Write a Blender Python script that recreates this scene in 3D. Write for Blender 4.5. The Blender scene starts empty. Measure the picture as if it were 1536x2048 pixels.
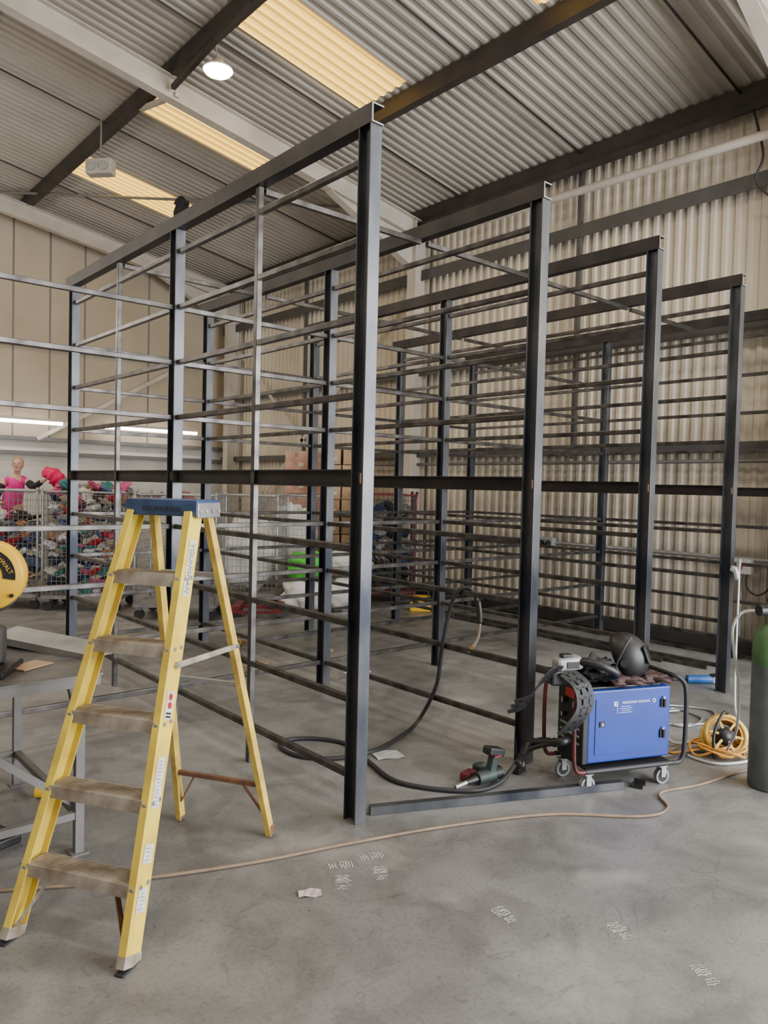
import bpy, bmesh, math, random
from mathutils import Vector, Matrix, noise, Euler
random.seed(7)
C=math.cos(math.radians(49));S=math.sin(math.radians(49))
COL=bpy.context.scene.collection
def G(X,d,z=0.0): return Vector((S*X+C*d,-C*X+S*d,z))
YAW=math.radians(-41)

# ------------------------------------------------------------------ materials
def mat(name,col,rough=.6,metal=0.,col2=None,scale=6.,detail=4.,bump=0.,lo=.35,hi=.7,emit=0.,spec=.5,stretch=None,bscale=None,trans=0.,coat=0.,grime=False):
    m=bpy.data.materials.new(name);m.use_nodes=True;n=m.node_tree.nodes;l=m.node_tree.links
    b=n['Principled BSDF']
    b.inputs['Roughness'].default_value=rough;b.inputs['Metallic'].default_value=metal
    b.inputs['Specular IOR Level'].default_value=spec
    if coat: b.inputs['Coat Weight'].default_value=coat
    c=tuple(col)+(1,)
    tc=n.new('ShaderNodeTexCoord');mp=n.new('ShaderNodeMapping');l.new(tc.outputs['Object'],mp.inputs[0])
    if stretch: mp.inputs['Scale'].default_value=stretch
    nz=n.new('ShaderNodeTexNoise');nz.inputs['Scale'].default_value=scale;nz.inputs['Detail'].default_value=detail
    l.new(mp.outputs[0],nz.inputs['Vector'])
    cr=n.new('ShaderNodeValToRGB');cr.color_ramp.elements[0].position=lo;cr.color_ramp.elements[1].position=hi
    if col2 is None: col2=tuple(min(1,x*.78) for x in col)
    cr.color_ramp.elements[0].color=tuple(col2)+(1,);cr.color_ramp.elements[1].color=c
    l.new(nz.outputs['Fac'],cr.inputs[0]);out=cr.outputs[0]
    if grime:   # dirt climbing from the floor
        sx=n.new('ShaderNodeSeparateXYZ');l.new(tc.outputs['Object'],sx.inputs[0])
        n2=n.new('ShaderNodeTexNoise');n2.inputs['Scale'].default_value=3;n2.inputs['Detail'].default_value=8;l.new(tc.outputs['Object'],n2.inputs['Vector'])
        ad=n.new('ShaderNodeMath');ad.operation='MULTIPLY_ADD';ad.inputs[1].default_value=3.0;l.new(n2.outputs['Fac'],ad.inputs[0]);l.new(sx.outputs[2],ad.inputs[2])
        mr=n.new('ShaderNodeMapRange');mr.inputs[1].default_value=1.0;mr.inputs[2].default_value=4.2;mr.inputs[3].default_value=.45;mr.inputs[4].default_value=1.0;l.new(ad.outputs[0],mr.inputs[0])
        mx=n.new('ShaderNodeMix');mx.data_type='RGBA';mx.blend_type='MULTIPLY';mx.inputs[0].default_value=1;l.new(out,mx.inputs[6]);l.new(mr.outputs[0],mx.inputs[7]);out=mx.outputs[2]
    l.new(out,b.inputs['Base Color'])
    if bump:
        bn=n.new('ShaderNodeBump');bn.inputs['Strength'].default_value=bump;bn.inputs['Distance'].default_value=.01
        nb=n.new('ShaderNodeTexNoise');nb.inputs['Scale'].default_value=bscale or scale*4;nb.inputs['Detail'].default_value=5
        l.new(mp.outputs[0],nb.inputs['Vector']);l.new(nb.outputs['Fac'],bn.inputs['Height']);l.new(bn.outputs[0],b.inputs['Normal'])
    if emit:
        b.inputs['Emission Color'].default_value=c;b.inputs['Emission Strength'].default_value=emit
    if trans: b.inputs['Transmission Weight'].default_value=trans
    return m
m_post=mat('mill_scale_steel',(.15,.152,.16),.40,.65,(.028,.034,.048),4,8,.06,stretch=(1,1,.35))
m_rail=mat('steel_tube',(.14,.132,.125),.36,.75,(.045,.04,.04),8,6,.03)
m_beam=mat('dark_beam_steel',(.042,.034,.032),.5,.5,(.018,.016,.018),5,6,.05)
m_weld=mat('weld_rust',(.16,.09,.05),.7,.3)
m_roof=mat('roof_sheet',(.45,.415,.365),.6,0,(.37,.34,.295),1.2,5,.0)
m_wallc=mat('corrugated_cream',(.70,.63,.515),.6,0,(.53,.47,.375),1.0,7,.03,lo=.3,hi=.65,stretch=(1,1,.6),grime=True)
m_purlin=mat('dark_purlin',(.055,.043,.037),.6,.2,(.032,.027,.025),3)
m_white=mat('cream_paint_steel',(.58,.535,.465),.5,0,(.45,.41,.35),2.5,5)
m_grey=mat('grey_paint',(.17,.165,.16),.6,.1)
m_dgrey=mat('dark_girt',(.085,.08,.078),.6,.1)
m_dark=mat('black_plastic',(.015,.015,.017),.45)
m_rubber=mat('black_rubber',(.025,.025,.028),.55,bump=.05)
m_yel=mat('yellow_fibreglass',(.80,.60,.07),.45,0,(.54,.37,.06),7,8,.05,lo=.30,hi=.60)
m_yel2=mat('worn_yellow',(.76,.56,.10),.5,0,(.45,.29,.07),12,8,.05)
m_alu=mat('weathered_aluminium',(.52,.47,.40),.5,.35,(.26,.20,.15),12,8,.06)
m_bluecap=mat('blue_plastic',(.035,.08,.19),.45,0,(.02,.04,.10),12,6,.03)
m_label=mat('paper_label',(.70,.70,.68),.5,0,(.52,.50,.45),30)
m_red=mat('red_paint',(.45,.03,.03),.4)
m_dred=mat('worn_dark_red_paint',(.24,.02,.03),.5,0,(.07,.01,.015),12,6)
m_loop=mat('dark_red_black_loop',(.16,.012,.018),.5,0,(.03,.008,.01),12,6)
m_rust=mat('rusty_steel',(.26,.12,.06),.7,.3,(.15,.08,.06),18,6,.1)
m_galv=mat('galvanised',(.45,.46,.47),.4,.7,(.32,.33,.34),10)
m_wire=mat('cage_wire',(.36,.36,.36),.45,.6,(.24,.24,.24),10)
m_wblue=mat('blue_powder_coat',(.008,.040,.31),.38,0,(.007,.033,.25),4)
m_wtxt=mat('white_lettering',(.8,.8,.82),.5,col2=(.75,.75,.78))
m_tan=mat('tan_cable',(.27,.19,.12),.6,0,(.18,.12,.08),9)
m_wcable=mat('white_cable',(.58,.59,.57),.5)
m_green=mat('green_paint',(.085,.19,.07),.5,0,(.045,.11,.04),8)
m_slate=mat('slate_paint',(.125,.135,.135),.5,0,(.075,.085,.085),8)
m_ink=mat('dark_ink',(.03,.035,.04),.5)
m_brass=mat('brass',(.5,.35,.12),.35,.9)
m_box=mat('cardboard',(.46,.31,.19),.75,0,(.38,.25,.15),5)
m_sack=mat('white_woven_sack',(.74,.73,.71),.7,0,(.58,.57,.55),5,5,.3,bscale=12)
m_gbag=mat('bright_green_bag',(.08,.60,.05),.45,0,(.06,.45,.04),5,5,.2,bscale=10)
m_skin=mat('skin',(.66,.40,.30),.55,0,(.60,.35,.26),9)
m_hair=mat('blonde_hair',(.50,.35,.17),.6,0,(.34,.22,.10),25,stretch=(1,1,.2))
m_pink=mat('pink_fabric',(.90,.03,.36),.8,0,(.70,.02,.26),9,bump=.2)
m_hot=mat('raspberry_fluffy',(.85,.02,.14),.9,0,(.6,.01,.09),20,bump=.5)
m_blk=mat('black_fabric',(.02,.02,.025),.85,bump=.2)
m_saw=mat('saw_yellow',(.85,.50,.02),.35,0,(.75,.43,.02),6)
m_table=mat('oily_plate_steel',(.16,.155,.15),.45,.4,(.07,.068,.065),6,6,.05)
m_bright=mat('bright_sheet',(.40,.40,.39),.45,.5,(.24,.24,.24),5)
m_teal=mat('dirty_teal_tool',(.03,.065,.055),.55,0,(.02,.025,.025),14,6)
m_gtool=mat('grey_tool',(.33,.34,.35),.4,.2)
m_leather=mat('brown_leather',(.05,.02,.018),.7,bump=.3)
m_vis=mat('visor_glass',(.01,.02,.015),.08)
m_tube=mat('tube_glow',(1,.95,.88),.4,0,(1,.95,.88),1,emit=14)
m_lamp=mat('lamp_glow',(1,.74,.40),.4,0,(1,.74,.40),1,emit=80)
m_paper=mat('paper',(.66,.66,.66),.7)
m_ppaper=mat('pink_paper',(.60,.50,.50),.7)
m_foot=mat('pale_dust',(.50,.49,.47),.9,0,(.25,.248,.24),45,6,lo=.38,hi=.56)
m_plinth=mat('dark_plinth',(.035,.03,.026),.8)
m_eye=mat('eye_dark',(.03,.02,.02),.3)
m_lip=mat('lip',(.45,.12,.12),.5)
m_wrap=mat('shrink_wrapped_card',(.66,.44,.36),.3,0,(.50,.26,.19),6,5,.1)
m_orange=mat('orange_lead',(.75,.36,.05),.5,0,(.55,.25,.04),12)

# skylight (translucent corrugated sheet)
m_sky=bpy.data.materials.new('translucent_rooflight');m_sky.use_nodes=True
n=m_sky.node_tree.nodes;l=m_sky.node_tree.links;b=n['Principled BSDF'];b.inputs['Base Color'].default_value=(.6,.40,.08,1)
tc=n.new('ShaderNodeTexCoord');sx=n.new('ShaderNodeSeparateXYZ');l.new(tc.outputs['Object'],sx.inputs[0])
a=n.new('ShaderNodeMath');a.operation='MULTIPLY';a.inputs[1].default_value=2*math.pi/.13;l.new(sx.outputs[1],a.inputs[0])
s=n.new('ShaderNodeMath');s.operation='SINE';l.new(a.outputs[0],s.inputs[0])
mr=n.new('ShaderNodeMapRange');mr.inputs[1].default_value=-1;mr.inputs[2].default_value=1;mr.inputs[3].default_value=.9;mr.inputs[4].default_value=3.2;l.new(s.outputs[0],mr.inputs[0])
b.inputs['Emission Color'].default_value=(1,.60,.10,1);l.new(mr.outputs[0],b.inputs['Emission Strength'])

# floor
m_floor=bpy.data.materials.new('worn_concrete');m_floor.use_nodes=True
n=m_floor.node_tree.nodes;l=m_floor.node_tree.links;b=n['Principled BSDF']
tc=n.new('ShaderNodeTexCoord')
def nz(sc,det=6,dist=0.):
    t=n.new('ShaderNodeTexNoise');t.inputs['Scale'].default_value=sc;t.inputs['Detail'].default_value=det;t.inputs['Distortion'].default_value=dist;l.new(tc.outputs['Object'],t.inputs['Vector']);return t
def ramp(src,els):
    r=n.new('ShaderNodeValToRGB');e=r.color_ramp.elements
    e[0].position=els[0][0];e[0].color=els[0][1]+(1,);e[1].position=els[1][0];e[1].color=els[1][1]+(1,)
    l.new(src,r.inputs[0]);return r
def mul(a,b_):
    x=n.new('ShaderNodeMix');x.data_type='RGBA';x.blend_type='MULTIPLY';x.inputs[0].default_value=1;l.new(a,x.inputs[6]);l.new(b_,x.inputs[7]);return x.outputs[2]
r1=ramp(nz(.55,8,.7).outputs['Fac'],[(.35,(.155,.153,.15)),(.62,(.27,.267,.26))])
r2=ramp(nz(3.2,10,1.0).outputs['Fac'],[(.34,(.68,.68,.68)),(.58,(1,1,1))])
r3=ramp(nz(60,6).outputs['Fac'],[(.30,(.78,.78,.78)),(.5,(1,1,1))])
c=mul(mul(r1.outputs[0],r2.outputs[0]),r3.outputs[0])
vo=n.new('ShaderNodeTexVoronoi');vo.inputs['Scale'].default_value=7;l.new(tc.outputs['Object'],vo.inputs['Vector'])
r4=ramp(vo.outputs['Distance'],[(.02,(.42,.41,.40)),(.05,(1,1,1))]);c=mul(c,r4.outputs[0])
for sc,th,cc in((2.2,.006,.84),(1.1,.004,.74)):
    wv=nz(sc,2,2.5)
    sc_=n.new('ShaderNodeMath');sc_.operation='SUBTRACT';sc_.inputs[1].default_value=.5;l.new(wv.outputs['Fac'],sc_.inputs[0])
    ab_=n.new('ShaderNodeMath');ab_.operation='ABSOLUTE';l.new(sc_.outputs[0],ab_.inputs[0])
    r5=ramp(ab_.outputs[0],[(.0,(cc,cc,cc)),(th,(1,1,1))]);c=mul(c,r5.outputs[0])
dp=ramp(nz(1.7,9,.4).outputs['Fac'],[(.58,(0,0,0)),(.72,(1,1,1))])
xm=n.new('ShaderNodeMix');xm.data_type='RGBA';ml_=n.new('ShaderNodeMath');ml_.operation='MULTIPLY';ml_.inputs[1].default_value=.5;l.new(dp.outputs[0],ml_.inputs[0]);l.new(ml_.outputs[0],xm.inputs[0]);l.new(c,xm.inputs[6]);xm.inputs[7].default_value=(.37,.36,.34,1);c=xm.outputs[2]
l.new(c,b.inputs['Base Color'])
rr=n.new('ShaderNodeMapRange');rr.inputs[3].default_value=.28;rr.inputs[4].default_value=.60;l.new(nz(3,6).outputs['Fac'],rr.inputs[0]);l.new(rr.outputs[0],b.inputs['Roughness'])
bn=n.new('ShaderNodeBump');bn.inputs['Strength'].default_value=.10;bn.inputs['Distance'].default_value=.01;l.new(nz(18,8).outputs['Fac'],bn.inputs['Height']);l.new(bn.outputs[0],b.inputs['Normal'])

# far wall: tan panels with vertical joint strips, paler at low level
m_wallf=bpy.data.materials.new('panelled_wall');m_wallf.use_nodes=True
n=m_wallf.node_tree.nodes;l=m_wallf.node_tree.links;b=n['Principled BSDF'];b.inputs['Roughness'].default_value=.75
tc=n.new('ShaderNodeTexCoord');sx=n.new('ShaderNodeSeparateXYZ');l.new(tc.outputs['Object'],sx.inputs[0])
def mth(op,a,v=None,w=None):
    x=n.new('ShaderNodeMath');x.operation=op
    l.new(a,x.inputs[0])
    if v is not None: x.inputs[1].default_value=v
    return x.outputs[0]
fr=mth('FRACT',mth('DIVIDE',sx.outputs[0],.6));st=mth('LESS_THAN',fr,.055)
ab=mth('GREATER_THAN',sx.outputs[2],2.3)
nn=nz(.8,8,.4);tan=ramp(nn.outputs['Fac'],[(.3,(.36,.30,.22)),(.7,(.47,.40,.305))])
low=ramp(nz(1.5,8,.4).outputs['Fac'],[(.3,(.52,.50,.47)),(.7,(.70,.68,.65))])
x1=n.new('ShaderNodeMix');x1.data_type='RGBA';l.new(ab,x1.inputs[0]);l.new(low.outputs[0],x1.inputs[6]);l.new(tan.outputs[0],x1.inputs[7])
mm=n.new('ShaderNodeMath');mm.operation='MULTIPLY';l.new(st,mm.inputs[0]);l.new(ab,mm.inputs[1])
x2=n.new('ShaderNodeMix');x2.data_type='RGBA';l.new(mm.outputs[0],x2.inputs[0]);l.new(x1.outputs[2],x2.inputs[6]);x2.inputs[7].default_value=(.17,.155,.14,1)
l.new(x2.outputs[2],b.inputs['Base Color'])

# ------------------------------------------------------------------ mesh builder
class MB:
    def __init__(s): s.v=[];s.f=[];s.mi=[];s.sm=[];s.mats=[]
    def add(s,vs,fs,m,M=None,smooth=False):
        if m not in s.mats: s.mats.append(m)
        k=s.mats.index(m);o=len(s.v)
        for v in vs:
            v=Vector(v)
            if M is not None: v=M@v
            s.v.append(v)
        for f in fs: s.f.append([i+o for i in f]);s.mi.append(k);s.sm.append(smooth)
        return s
    def box(s,size,loc,m,rot=None,M=None):
        a,b_,c_=[x/2 for x in size]
        vs=[(x,y,z) for x in(-a,a) for y in(-b_,b_) for z in(-c_,c_)]
        fs=[(0,1,3,2),(4,6,7,5),(0,4,5,1),(2,3,7,6),(0,2,6,4),(1,5,7,3)]
        T=Matrix.Translation(loc)
        if rot: T=T@Euler(rot).to_matrix().to_4x4()
        if M is not None: T=M@T
        return s.add(vs,fs,m,T)
    def rbox(s,size,loc,m,r=.01,rot=None,M=None,seg=2):
        bm=bmesh.new();bmesh.ops.create_cube(bm,size=1)
        bmesh.ops.scale(bm,vec=size,verts=bm.verts)
        bmesh.ops.bevel(bm,geom=bm.edges[:],offset=min(r,min(size)*.45),segments=seg,affect='EDGES',profile=.5)
        vs=[v.co.copy() for v in bm.verts];fs=[[v.index for v in f.verts] for f in bm.faces];bm.free()
        T=Matrix.Translation(loc)
        if rot: T=T@Euler(rot).to_matrix().to_4x4()
        if M is not None: T=M@T
        return s.add(vs,fs,m,T,False)
    def cyl(s,r,p0,p1,m,seg=20,r2=None,smooth=True):
        p0=Vector(p0);p1=Vector(p1);r2=r if r2 is None else r2
        z=(p1-p0).normalized();q=z.to_track_quat('Z','Y').to_matrix()
        vs=[];
        for P,R in((p0,r),(p1,r2)):
            for i in range(seg):
                a=2*math.pi*i/seg;vs.append(P+q@Vector((math.cos(a)*R,math.sin(a)*R,0)))
        fs=[(i,(i+1)%seg,seg+(i+1)%seg,seg+i) for i in range(seg)]
        s.add(vs,fs,m,None,smooth)
        s.add(vs[:seg],[list(range(seg))[::-1]],m);s.add(vs[seg:],[list(range(seg))],m)
        return s
    def lathe(s,prof,m,M=None,seg=28):
        vs=[];n_=len(prof)
        for r,z in prof:
            for i in range(seg):
                a=2*math.pi*i/seg;vs.append((math.cos(a)*r,math.sin(a)*r,z))
        fs=[(j*seg+i,j*seg+(i+1)%seg,(j+1)*seg+(i+1)%seg,(j+1)*seg+i) for j in range(n_-1) for i in range(seg)]
        return s.add(vs,fs,m,M,True)
    def ell(s,rad,loc,m,rot=None,seg=20,rings=12,fn=None):
        vs=[];fs=[]
        for j in range(rings+1):
            t=math.pi*j/rings
            for i in range(seg):
                a=2*math.pi*i/seg;v=Vector((math.sin(t)*math.cos(a),math.sin(t)*math.sin(a),math.cos(t)))
                if fn: v=fn(v)
                vs.append(Vector((v.x*rad[0],v.y*rad[1],v.z*rad[2])))
        for j in range(rings):
            for i in range(seg): fs.append((j*seg+i,(j+1)*seg+i,(j+1)*seg+(i+1)%seg,j*seg+(i+1)%seg))
        T=Matrix.Translation(loc)
        if rot: T=T@Euler(rot).to_matrix().to_4x4()
        return s.add(vs,fs,m,T,True)
    def extr(s,prof,p0,p1,m,xdir):
        p0=Vector(p0);p1=Vector(p1);z=(p1-p0).normalized();x=Vector(xdir);x=(x-z*x.dot(z)).normalized();y=z.cross(x)
        k=len(prof);vs=[P+x*a+y*b_ for P in(p0,p1) for a,b_ in prof]
        fs=[(i,(i+1)%k,k+(i+1)%k,k+i) for i in range(k)]+[list(range(k))[::-1],list(range(k,2*k))]
        return s.add(vs,fs,m)
    def tube(s,pts,r,m,seg=8,sub=6,closed=False,rf=None):
        pts=[Vector(p) for p in pts]
        if sub>1 and len(pts)>2:
            out=[]
            for i in range(len(pts)-1):
                a=pts[max(i-1,0)];b_=pts[i];c_=pts[i+1];d=pts[min(i+2,len(pts)-1)]
                for k in range(sub):
                    t=k/sub;out.append(.5*((2*b_)+(c_-a)*t+(2*a-5*b_+4*c_-d)*t*t+(3*b_-a-3*c_+d)*t**3))
            out.append(pts[-1]);pts=out
        N=len(pts);vs=[];up=None
        for i,p_ in enumerate(pts):
            t=(pts[min(i+1,N-1)]-pts[max(i-1,0)]).normalized()
            if up is None:
                up=Vector((0,0,1)) if abs(t.z)<.9 else Vector((1,0,0))
            up=(up-t*up.dot(t)).normalized();w=t.cross(up)
            R=r if rf is None else rf(i,N)
            for k in range(seg):
                a=2*math.pi*k/seg;vs.append(p_+up*math.cos(a)*R+w*math.sin(a)*R)
        fs=[(i*seg+k,i*seg+(k+1)%seg,(i+1)*seg+(k+1)%seg,(i+1)*seg+k) for i in range(N-1) for k in range(seg)]
        fs+= [list(range(seg))[::-1],list(range((N-1)*seg,N*seg))]
        return s.add(vs,fs,m,None,True)
    def obj(s,name,parent=None,bevel=0,centre=True,loc=None,**props):
        o_=Vector((0,0,0))
        if loc is not None: o_=Vector(loc)
        elif parent is not None and centre:
            for v in s.v: o_+=v
            o_/=len(s.v)
        me=bpy.data.meshes.new(name);me.from_pydata([v-o_ for v in s.v],[],s.f);
        for m in s.mats: me.materials.append(m)
        for i,p_ in enumerate(me.polygons): p_.material_index=s.mi[i];p_.use_smooth=s.sm[i]
        bm=bmesh.new();bm.from_mesh(me);bmesh.ops.recalc_face_normals(bm,faces=bm.faces[:]);bm.to_mesh(me);bm.free()
        o=bpy.data.objects.new(name,me);COL.objects.link(o);o.location=o_
        if parent: o.parent=parent
        if bevel:
            md=o.modifiers.new('bevel','BEVEL');md.width=bevel;md.segments=2;md.limit_method='ANGLE';md.angle_limit=.6
        for k,v in props.items(): o[k]=v
        return o
def root(name,loc,yaw=0,label='',category='',**kw):
    e=bpy.data.objects.new(name,None);e.empty_display_size=.1;COL.objects.link(e);e.location=loc;e.rotation_euler=(0,0,yaw)
    e['label']=label;e['category']=category
    for k,v in kw.items(): e[k]=v
    return e
def top(o,label,category,**kw):
    o['label']=label;o['category']=category
    for k,v in kw.items(): o[k]=v
    return o
def dup(rt,name=None,**kw):
    r2=rt.copy();COL.objects.link(r2)
    for ch in [o for o in bpy.data.objects if o.parent==rt]:
        c2=ch.copy();COL.objects.link(c2);c2.parent=r2
    for k,v in kw.items(): r2[k]=v
    return r2
def text(name,body,size,m,M,parent,extr=.0008,align='CENTER'):
    cu=bpy.data.curves.new(name,'FONT');cu.body=body;cu.size=size;cu.extrude=extr;cu.align_x=align;cu.align_y='CENTER'
    t=bpy.data.objects.new(name,cu);COL.objects.link(t)
    dg=bpy.context.evaluated_depsgraph_get();me=bpy.data.meshes.new_from_object(t.evaluated_get(dg))
    bpy.data.objects.remove(t);me.materials.clear();me.materials.append(m)
    o=bpy.data.objects.new(name,me);COL.objects.link(o);o.parent=parent;o.matrix_local=M
    return o
def basis(x,y,loc):
    x=Vector(x).normalized();y=Vector(y);y=(y-x*y.dot(x)).normalized();z=x.cross(y)
    M=Matrix((x,y,z)).transposed().to_4x4();M.translation=Vector(loc);return M
def Ibeam(w,h,tf=.006,tw=.006):
    a=w/2;b_=h/2;t=tw/2
    return [(-a,-b_),(a,-b_),(a,-b_+tf),(t,-b_+tf),(t,b_-tf),(a,b_-tf),(a,b_),(-a,b_),(-a,b_-tf),(-t,b_-tf),(-t,-b_+tf),(-a,-b_+tf)]
def rect(w,h): return [(-w/2,-h/2),(w/2,-h/2),(w/2,h/2),(-w/2,h/2)]

# ------------------------------------------------------------------ room shell
XR=7.75;YF=13.9;EZ=5.62;SL=.167;XRID=0.0;XL=-4.6;Y0=-3.3
def roofz(x): return EZ+(XR-x)*SL if x>=XRID else EZ+(XR-XRID)*SL-(XRID-x)*SL
def st(o): o['kind']='structure';return o
PR=.13;PROF=[(0,0),(.30,0),(.45,1),(.85,1)]
def prof_pts(a,b_,h):
    out=[];k=math.floor(a/PR)
    while k*PR<b_:
        for f,o in PROF:
            t=(k+f)*PR
            if a<=t<=b_: out.append((t,o*h))
        k+=1
    return out
RH=.020
mb=MB();pts=prof_pts(Y0,YF,RH)
vs=[];xs=[XR+.12,XRID,XL]
for x in xs:
    for t,o in pts: vs.append((x,t,(roofz(x)+o)))
k=len(pts);fs=[(r*k+i,r*k+i+1,(r+1)*k+i+1,(r+1)*k+i) for r in range(2) for i in range(k-1)]
mb.add(vs,fs,m_roof);st(mb.obj('ceiling'))
mb=MB();pts=prof_pts(Y0,YF,.022);vs=[(XR+o,t,z) for z in(0,EZ) for t,o in pts];k=len(pts)
mb.add(vs,[(i,i+1,k+i+1,k+i) for i in range(k-1)],m_wallc)
mb.box((.05,YF-Y0,EZ),(XR+.075,(YF+Y0)/2,EZ/2),m_wallc);st(mb.obj('wall_right'))
def gable(y0,y1,m,hole=None):
    mb=MB();pl=[(XL,0),(XR,0),(XR,EZ),(XRID,roofz(0)),(XL,roofz(XL))]
    vs=[(x,y,z) for y in(y0,y1) for x,z in pl]
    mb.add(vs,[(0,1,2,3,4),(9,8,7,6,5)]+[(i,(i+1)%5,5+(i+1)%5,5+i) for i in range(5)],m);return mb
st(gable(YF,YF+.1,m_wallf).obj('wall_back'))
mb=MB();mb.box((.1,YF-Y0,roofz(XL)),(XL-.05,(YF+Y0)/2,roofz(XL)/2),m_wallf);st(mb.obj('wall_left'))
mb=MB()
mb.box((3.6,.1,roofz(XL)),(XL+1.8,Y0-.05,roofz(XL)/2),m_wallf)
mb.box((XR+1,.1,1.2),((XR-1)/2,Y0-.05,5.02),m_wallf);mb.box((.35,.1,4.42),(XR-.175,Y0-.05,2.21),m_wallf)
st(mb.obj('wall_front'))
mb=MB();mb.box((XR-XL+.2,YF-Y0+3.2,.1),((XR+XL)/2,(YF+Y0-3)/2,-.05),m_floor);floor=st(mb.obj('floor'))

def skylight(i,y0,y1,x0=3.9,x1=5.52):
    mb=MB();pts=prof_pts(y0,y1,RH);k=len(pts)
    vs=[(x,t,roofz(x)+o-.012) for x in(x0,x1) for t,o in pts]
    mb.add(vs,[(i_,i_+1,k+i_+1,k+i_) for i_ in range(k-1)],m_sky);st(mb.obj('window_%d'%i))
for i,y in enumerate((3.62,6.13,8.55,11.12)): skylight(i+1,y,y+.80)
for i,y in enumerate((0.9,3.62,6.13,8.67)): skylight(i+5,y,y+.72,-.6,1.7)

tn=[0]
def trim(mb,bevel=0):
    tn[0]+=1;return st(mb.obj('trim_%d'%tn[0],bevel=bevel))
for x in (5.64,3.72,1.92,.12):
    mb=MB();z=roofz(x)-.10
    mb.extr([(-.05,-.09),(.035,-.09),(.035,-.08),(-.04,-.08),(-.04,.08),(.05,.08),(.05,.09),(-.05,.09)],(x,Y0,z),(x,YF,z),m_purlin,(1,0,0));trim(mb)
mb=MB();mb.extr([(-.06,-.11),(.05,-.11),(.05,-.10),(-.05,-.10),(-.05,.11),(-.06,.11)],(7.6,Y0,5.52),(7.6,YF,5.52),m_purlin,(1,0,0))
mb.extr(rect(.05,.07),(7.5,Y0,5.38),(7.5,YF,5.38),m_purlin,(1,0,0));trim(mb)
PY=8.05
for y in (2.7,PY,13.4,-2.7):
    mb=MB()
    mb.extr(Ibeam(.17,.28,.014,.01),(7.55,y,0),(7.55,y,5.45),m_white,(0,1,0))
    x0,x1=7.55,0.0
    mb.extr(Ibeam(.13,.26,.014,.01),(x0,y,roofz(x0)-.32),(x1,y,roofz(x1)-.32),m_white,(0,1,0))
    mb.extr(Ibeam(.13,.26,.014,.01),(x1,y,roofz(x1)-.32),(XL,y,roofz(XL)-.32),m_white,(0,1,0))
    vs=[(7.45,y-.006,5.2),(7.45,y-.006,4.75),(5.9,y-.006,roofz(5.9)-.45)];vs+= [(a,b_+.012,c_) for a,b_,c_ in vs]
    mb.add(vs,[(0,1,2),(5,4,3),(0,1,4,3),(1,2,5,4),(2,0,3,5)],m_white)
    mb.extr(rect(.13,.014),(7.45,y,4.74),(5.9,y,roofz(5.9)-.46),m_white,(0,1,0))
    trim(mb)
for z,hh in ((4.7,.075),(3.3,.06),(2.1,.045)):
    mb=MB();mb.extr([(-.06,-hh),(.06,-hh),(.06,-hh+.01),(-.05,-hh+.01),(-.05,hh),(-.06,hh)],(7.66,Y0,z),(7.66,YF,z),m_dgrey,(1,0,0));trim(mb)
for y in (5.35,11.0):
    mb=MB();mb.extr(rect(.05,.05),(7.64,y,2.0),(7.64,y,5.4),m_dgrey,(1,0,0));trim(mb)
mb=MB();mb.box((.12,YF-Y0,.16),(7.66,(YF+Y0)/2,.08),m_plinth);st(mb.obj('baseboard_right'))
mb=MB();mb.cyl(.045,(7.36,2.7,5.0),(7.36,PY,5.12),m_white,16);mb.cyl(.045,(7.36,PY,5.12),(7.36,13.4,5.12),m_white,16);trim(mb)
for y in (5.3,3.45,7.2,9.9,12.4):
    mb=MB();mb.tube([(XR-.1,y,roofz(XR)-.06),(0,y,roofz(0)-.06)],.012,m_purlin,6,1);trim(mb)
mb=MB();mb.cyl(.022,(3.2,13.4,6.20),(7.2,8.4,5.66),m_grey,8);trim(mb)
for a_,b2 in (((7.6,8.4,4.5),(7.6,13.6,.3)),((7.6,8.4,.3),(7.6,13.6,4.5))):
    mb=MB();mb.extr(rect(.01,.07),a_,b2,m_white,(1,0,0));trim(mb)
mb=MB();mb.extr(rect(.07,.01),(4.0,13.82,2.3),(7.4,13.82,4.3),m_white,(0,0,1));trim(mb)
mb=MB();mb.extr(rect(.05,.05),(3.76,8.0,5.92),(3.76,9.0,6.12),m_white,(1,0,0));trim(mb)
mb=MB();mb.extr(rect(.05,.05),(3.68,6.3,6.12),(3.68,7.95,5.95),m_purlin,(1,0,0));trim(mb)
for z in (2.3,2.05,3.9):
    mb=MB();mb.box((XR-XL-.2,.06,.07 if z<3 else .05),((XR+XL)/2,YF-.05,z),m_grey);trim(mb)

# ------------------------------------------------------------------ steel rack
rack=root('steel_storage_rack',(2.25,2.75,0),0,'welded bare steel storage rack of tall frames with horizontal rails','storage rack')
HT=3.365
def proto(mb,name,bevel=0):
    return mb.obj(name,parent=rack,centre=False,bevel=bevel)
def linkcopy(src,name,loc,parent):
    o=src.copy();o.name=name;COL.objects.link(o);o.parent=parent;o.location=loc;return o
mb=MB();mb.extr(Ibeam(.068,.09,.007,.006),(0,0,0),(0,0,HT-.09),m_post,(1,0,0))
mb.box((.012,.012,.05),(-.036,-.03,1.64),m_weld)
pp=proto(mb,'upright_post',.0015)
mb=MB();mb.extr(rect(.035,.035),(0,0,0.0),(0,0,HT-.09),m_rail,(1,0,0));tp=proto(mb,'intermediate_post',.003)
CH=[(-.035,-.045),(.035,-.045),(.035,-.038),(-.028,-.038),(-.028,.038),(.035,.038),(.035,.045),(-.035,.045)]
mb=MB();mb.extr(CH,(0,-.05,HT-.045),(0,4.13,HT-.045),m_beam,(1,0,0));mb.extr(CH,(0,-.054,HT-.045),(0,-.0505,HT-.045),m_galv,(1,0,0))  # thin pale end slice: lit flange ends painted on, channel itself is dark steel
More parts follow.
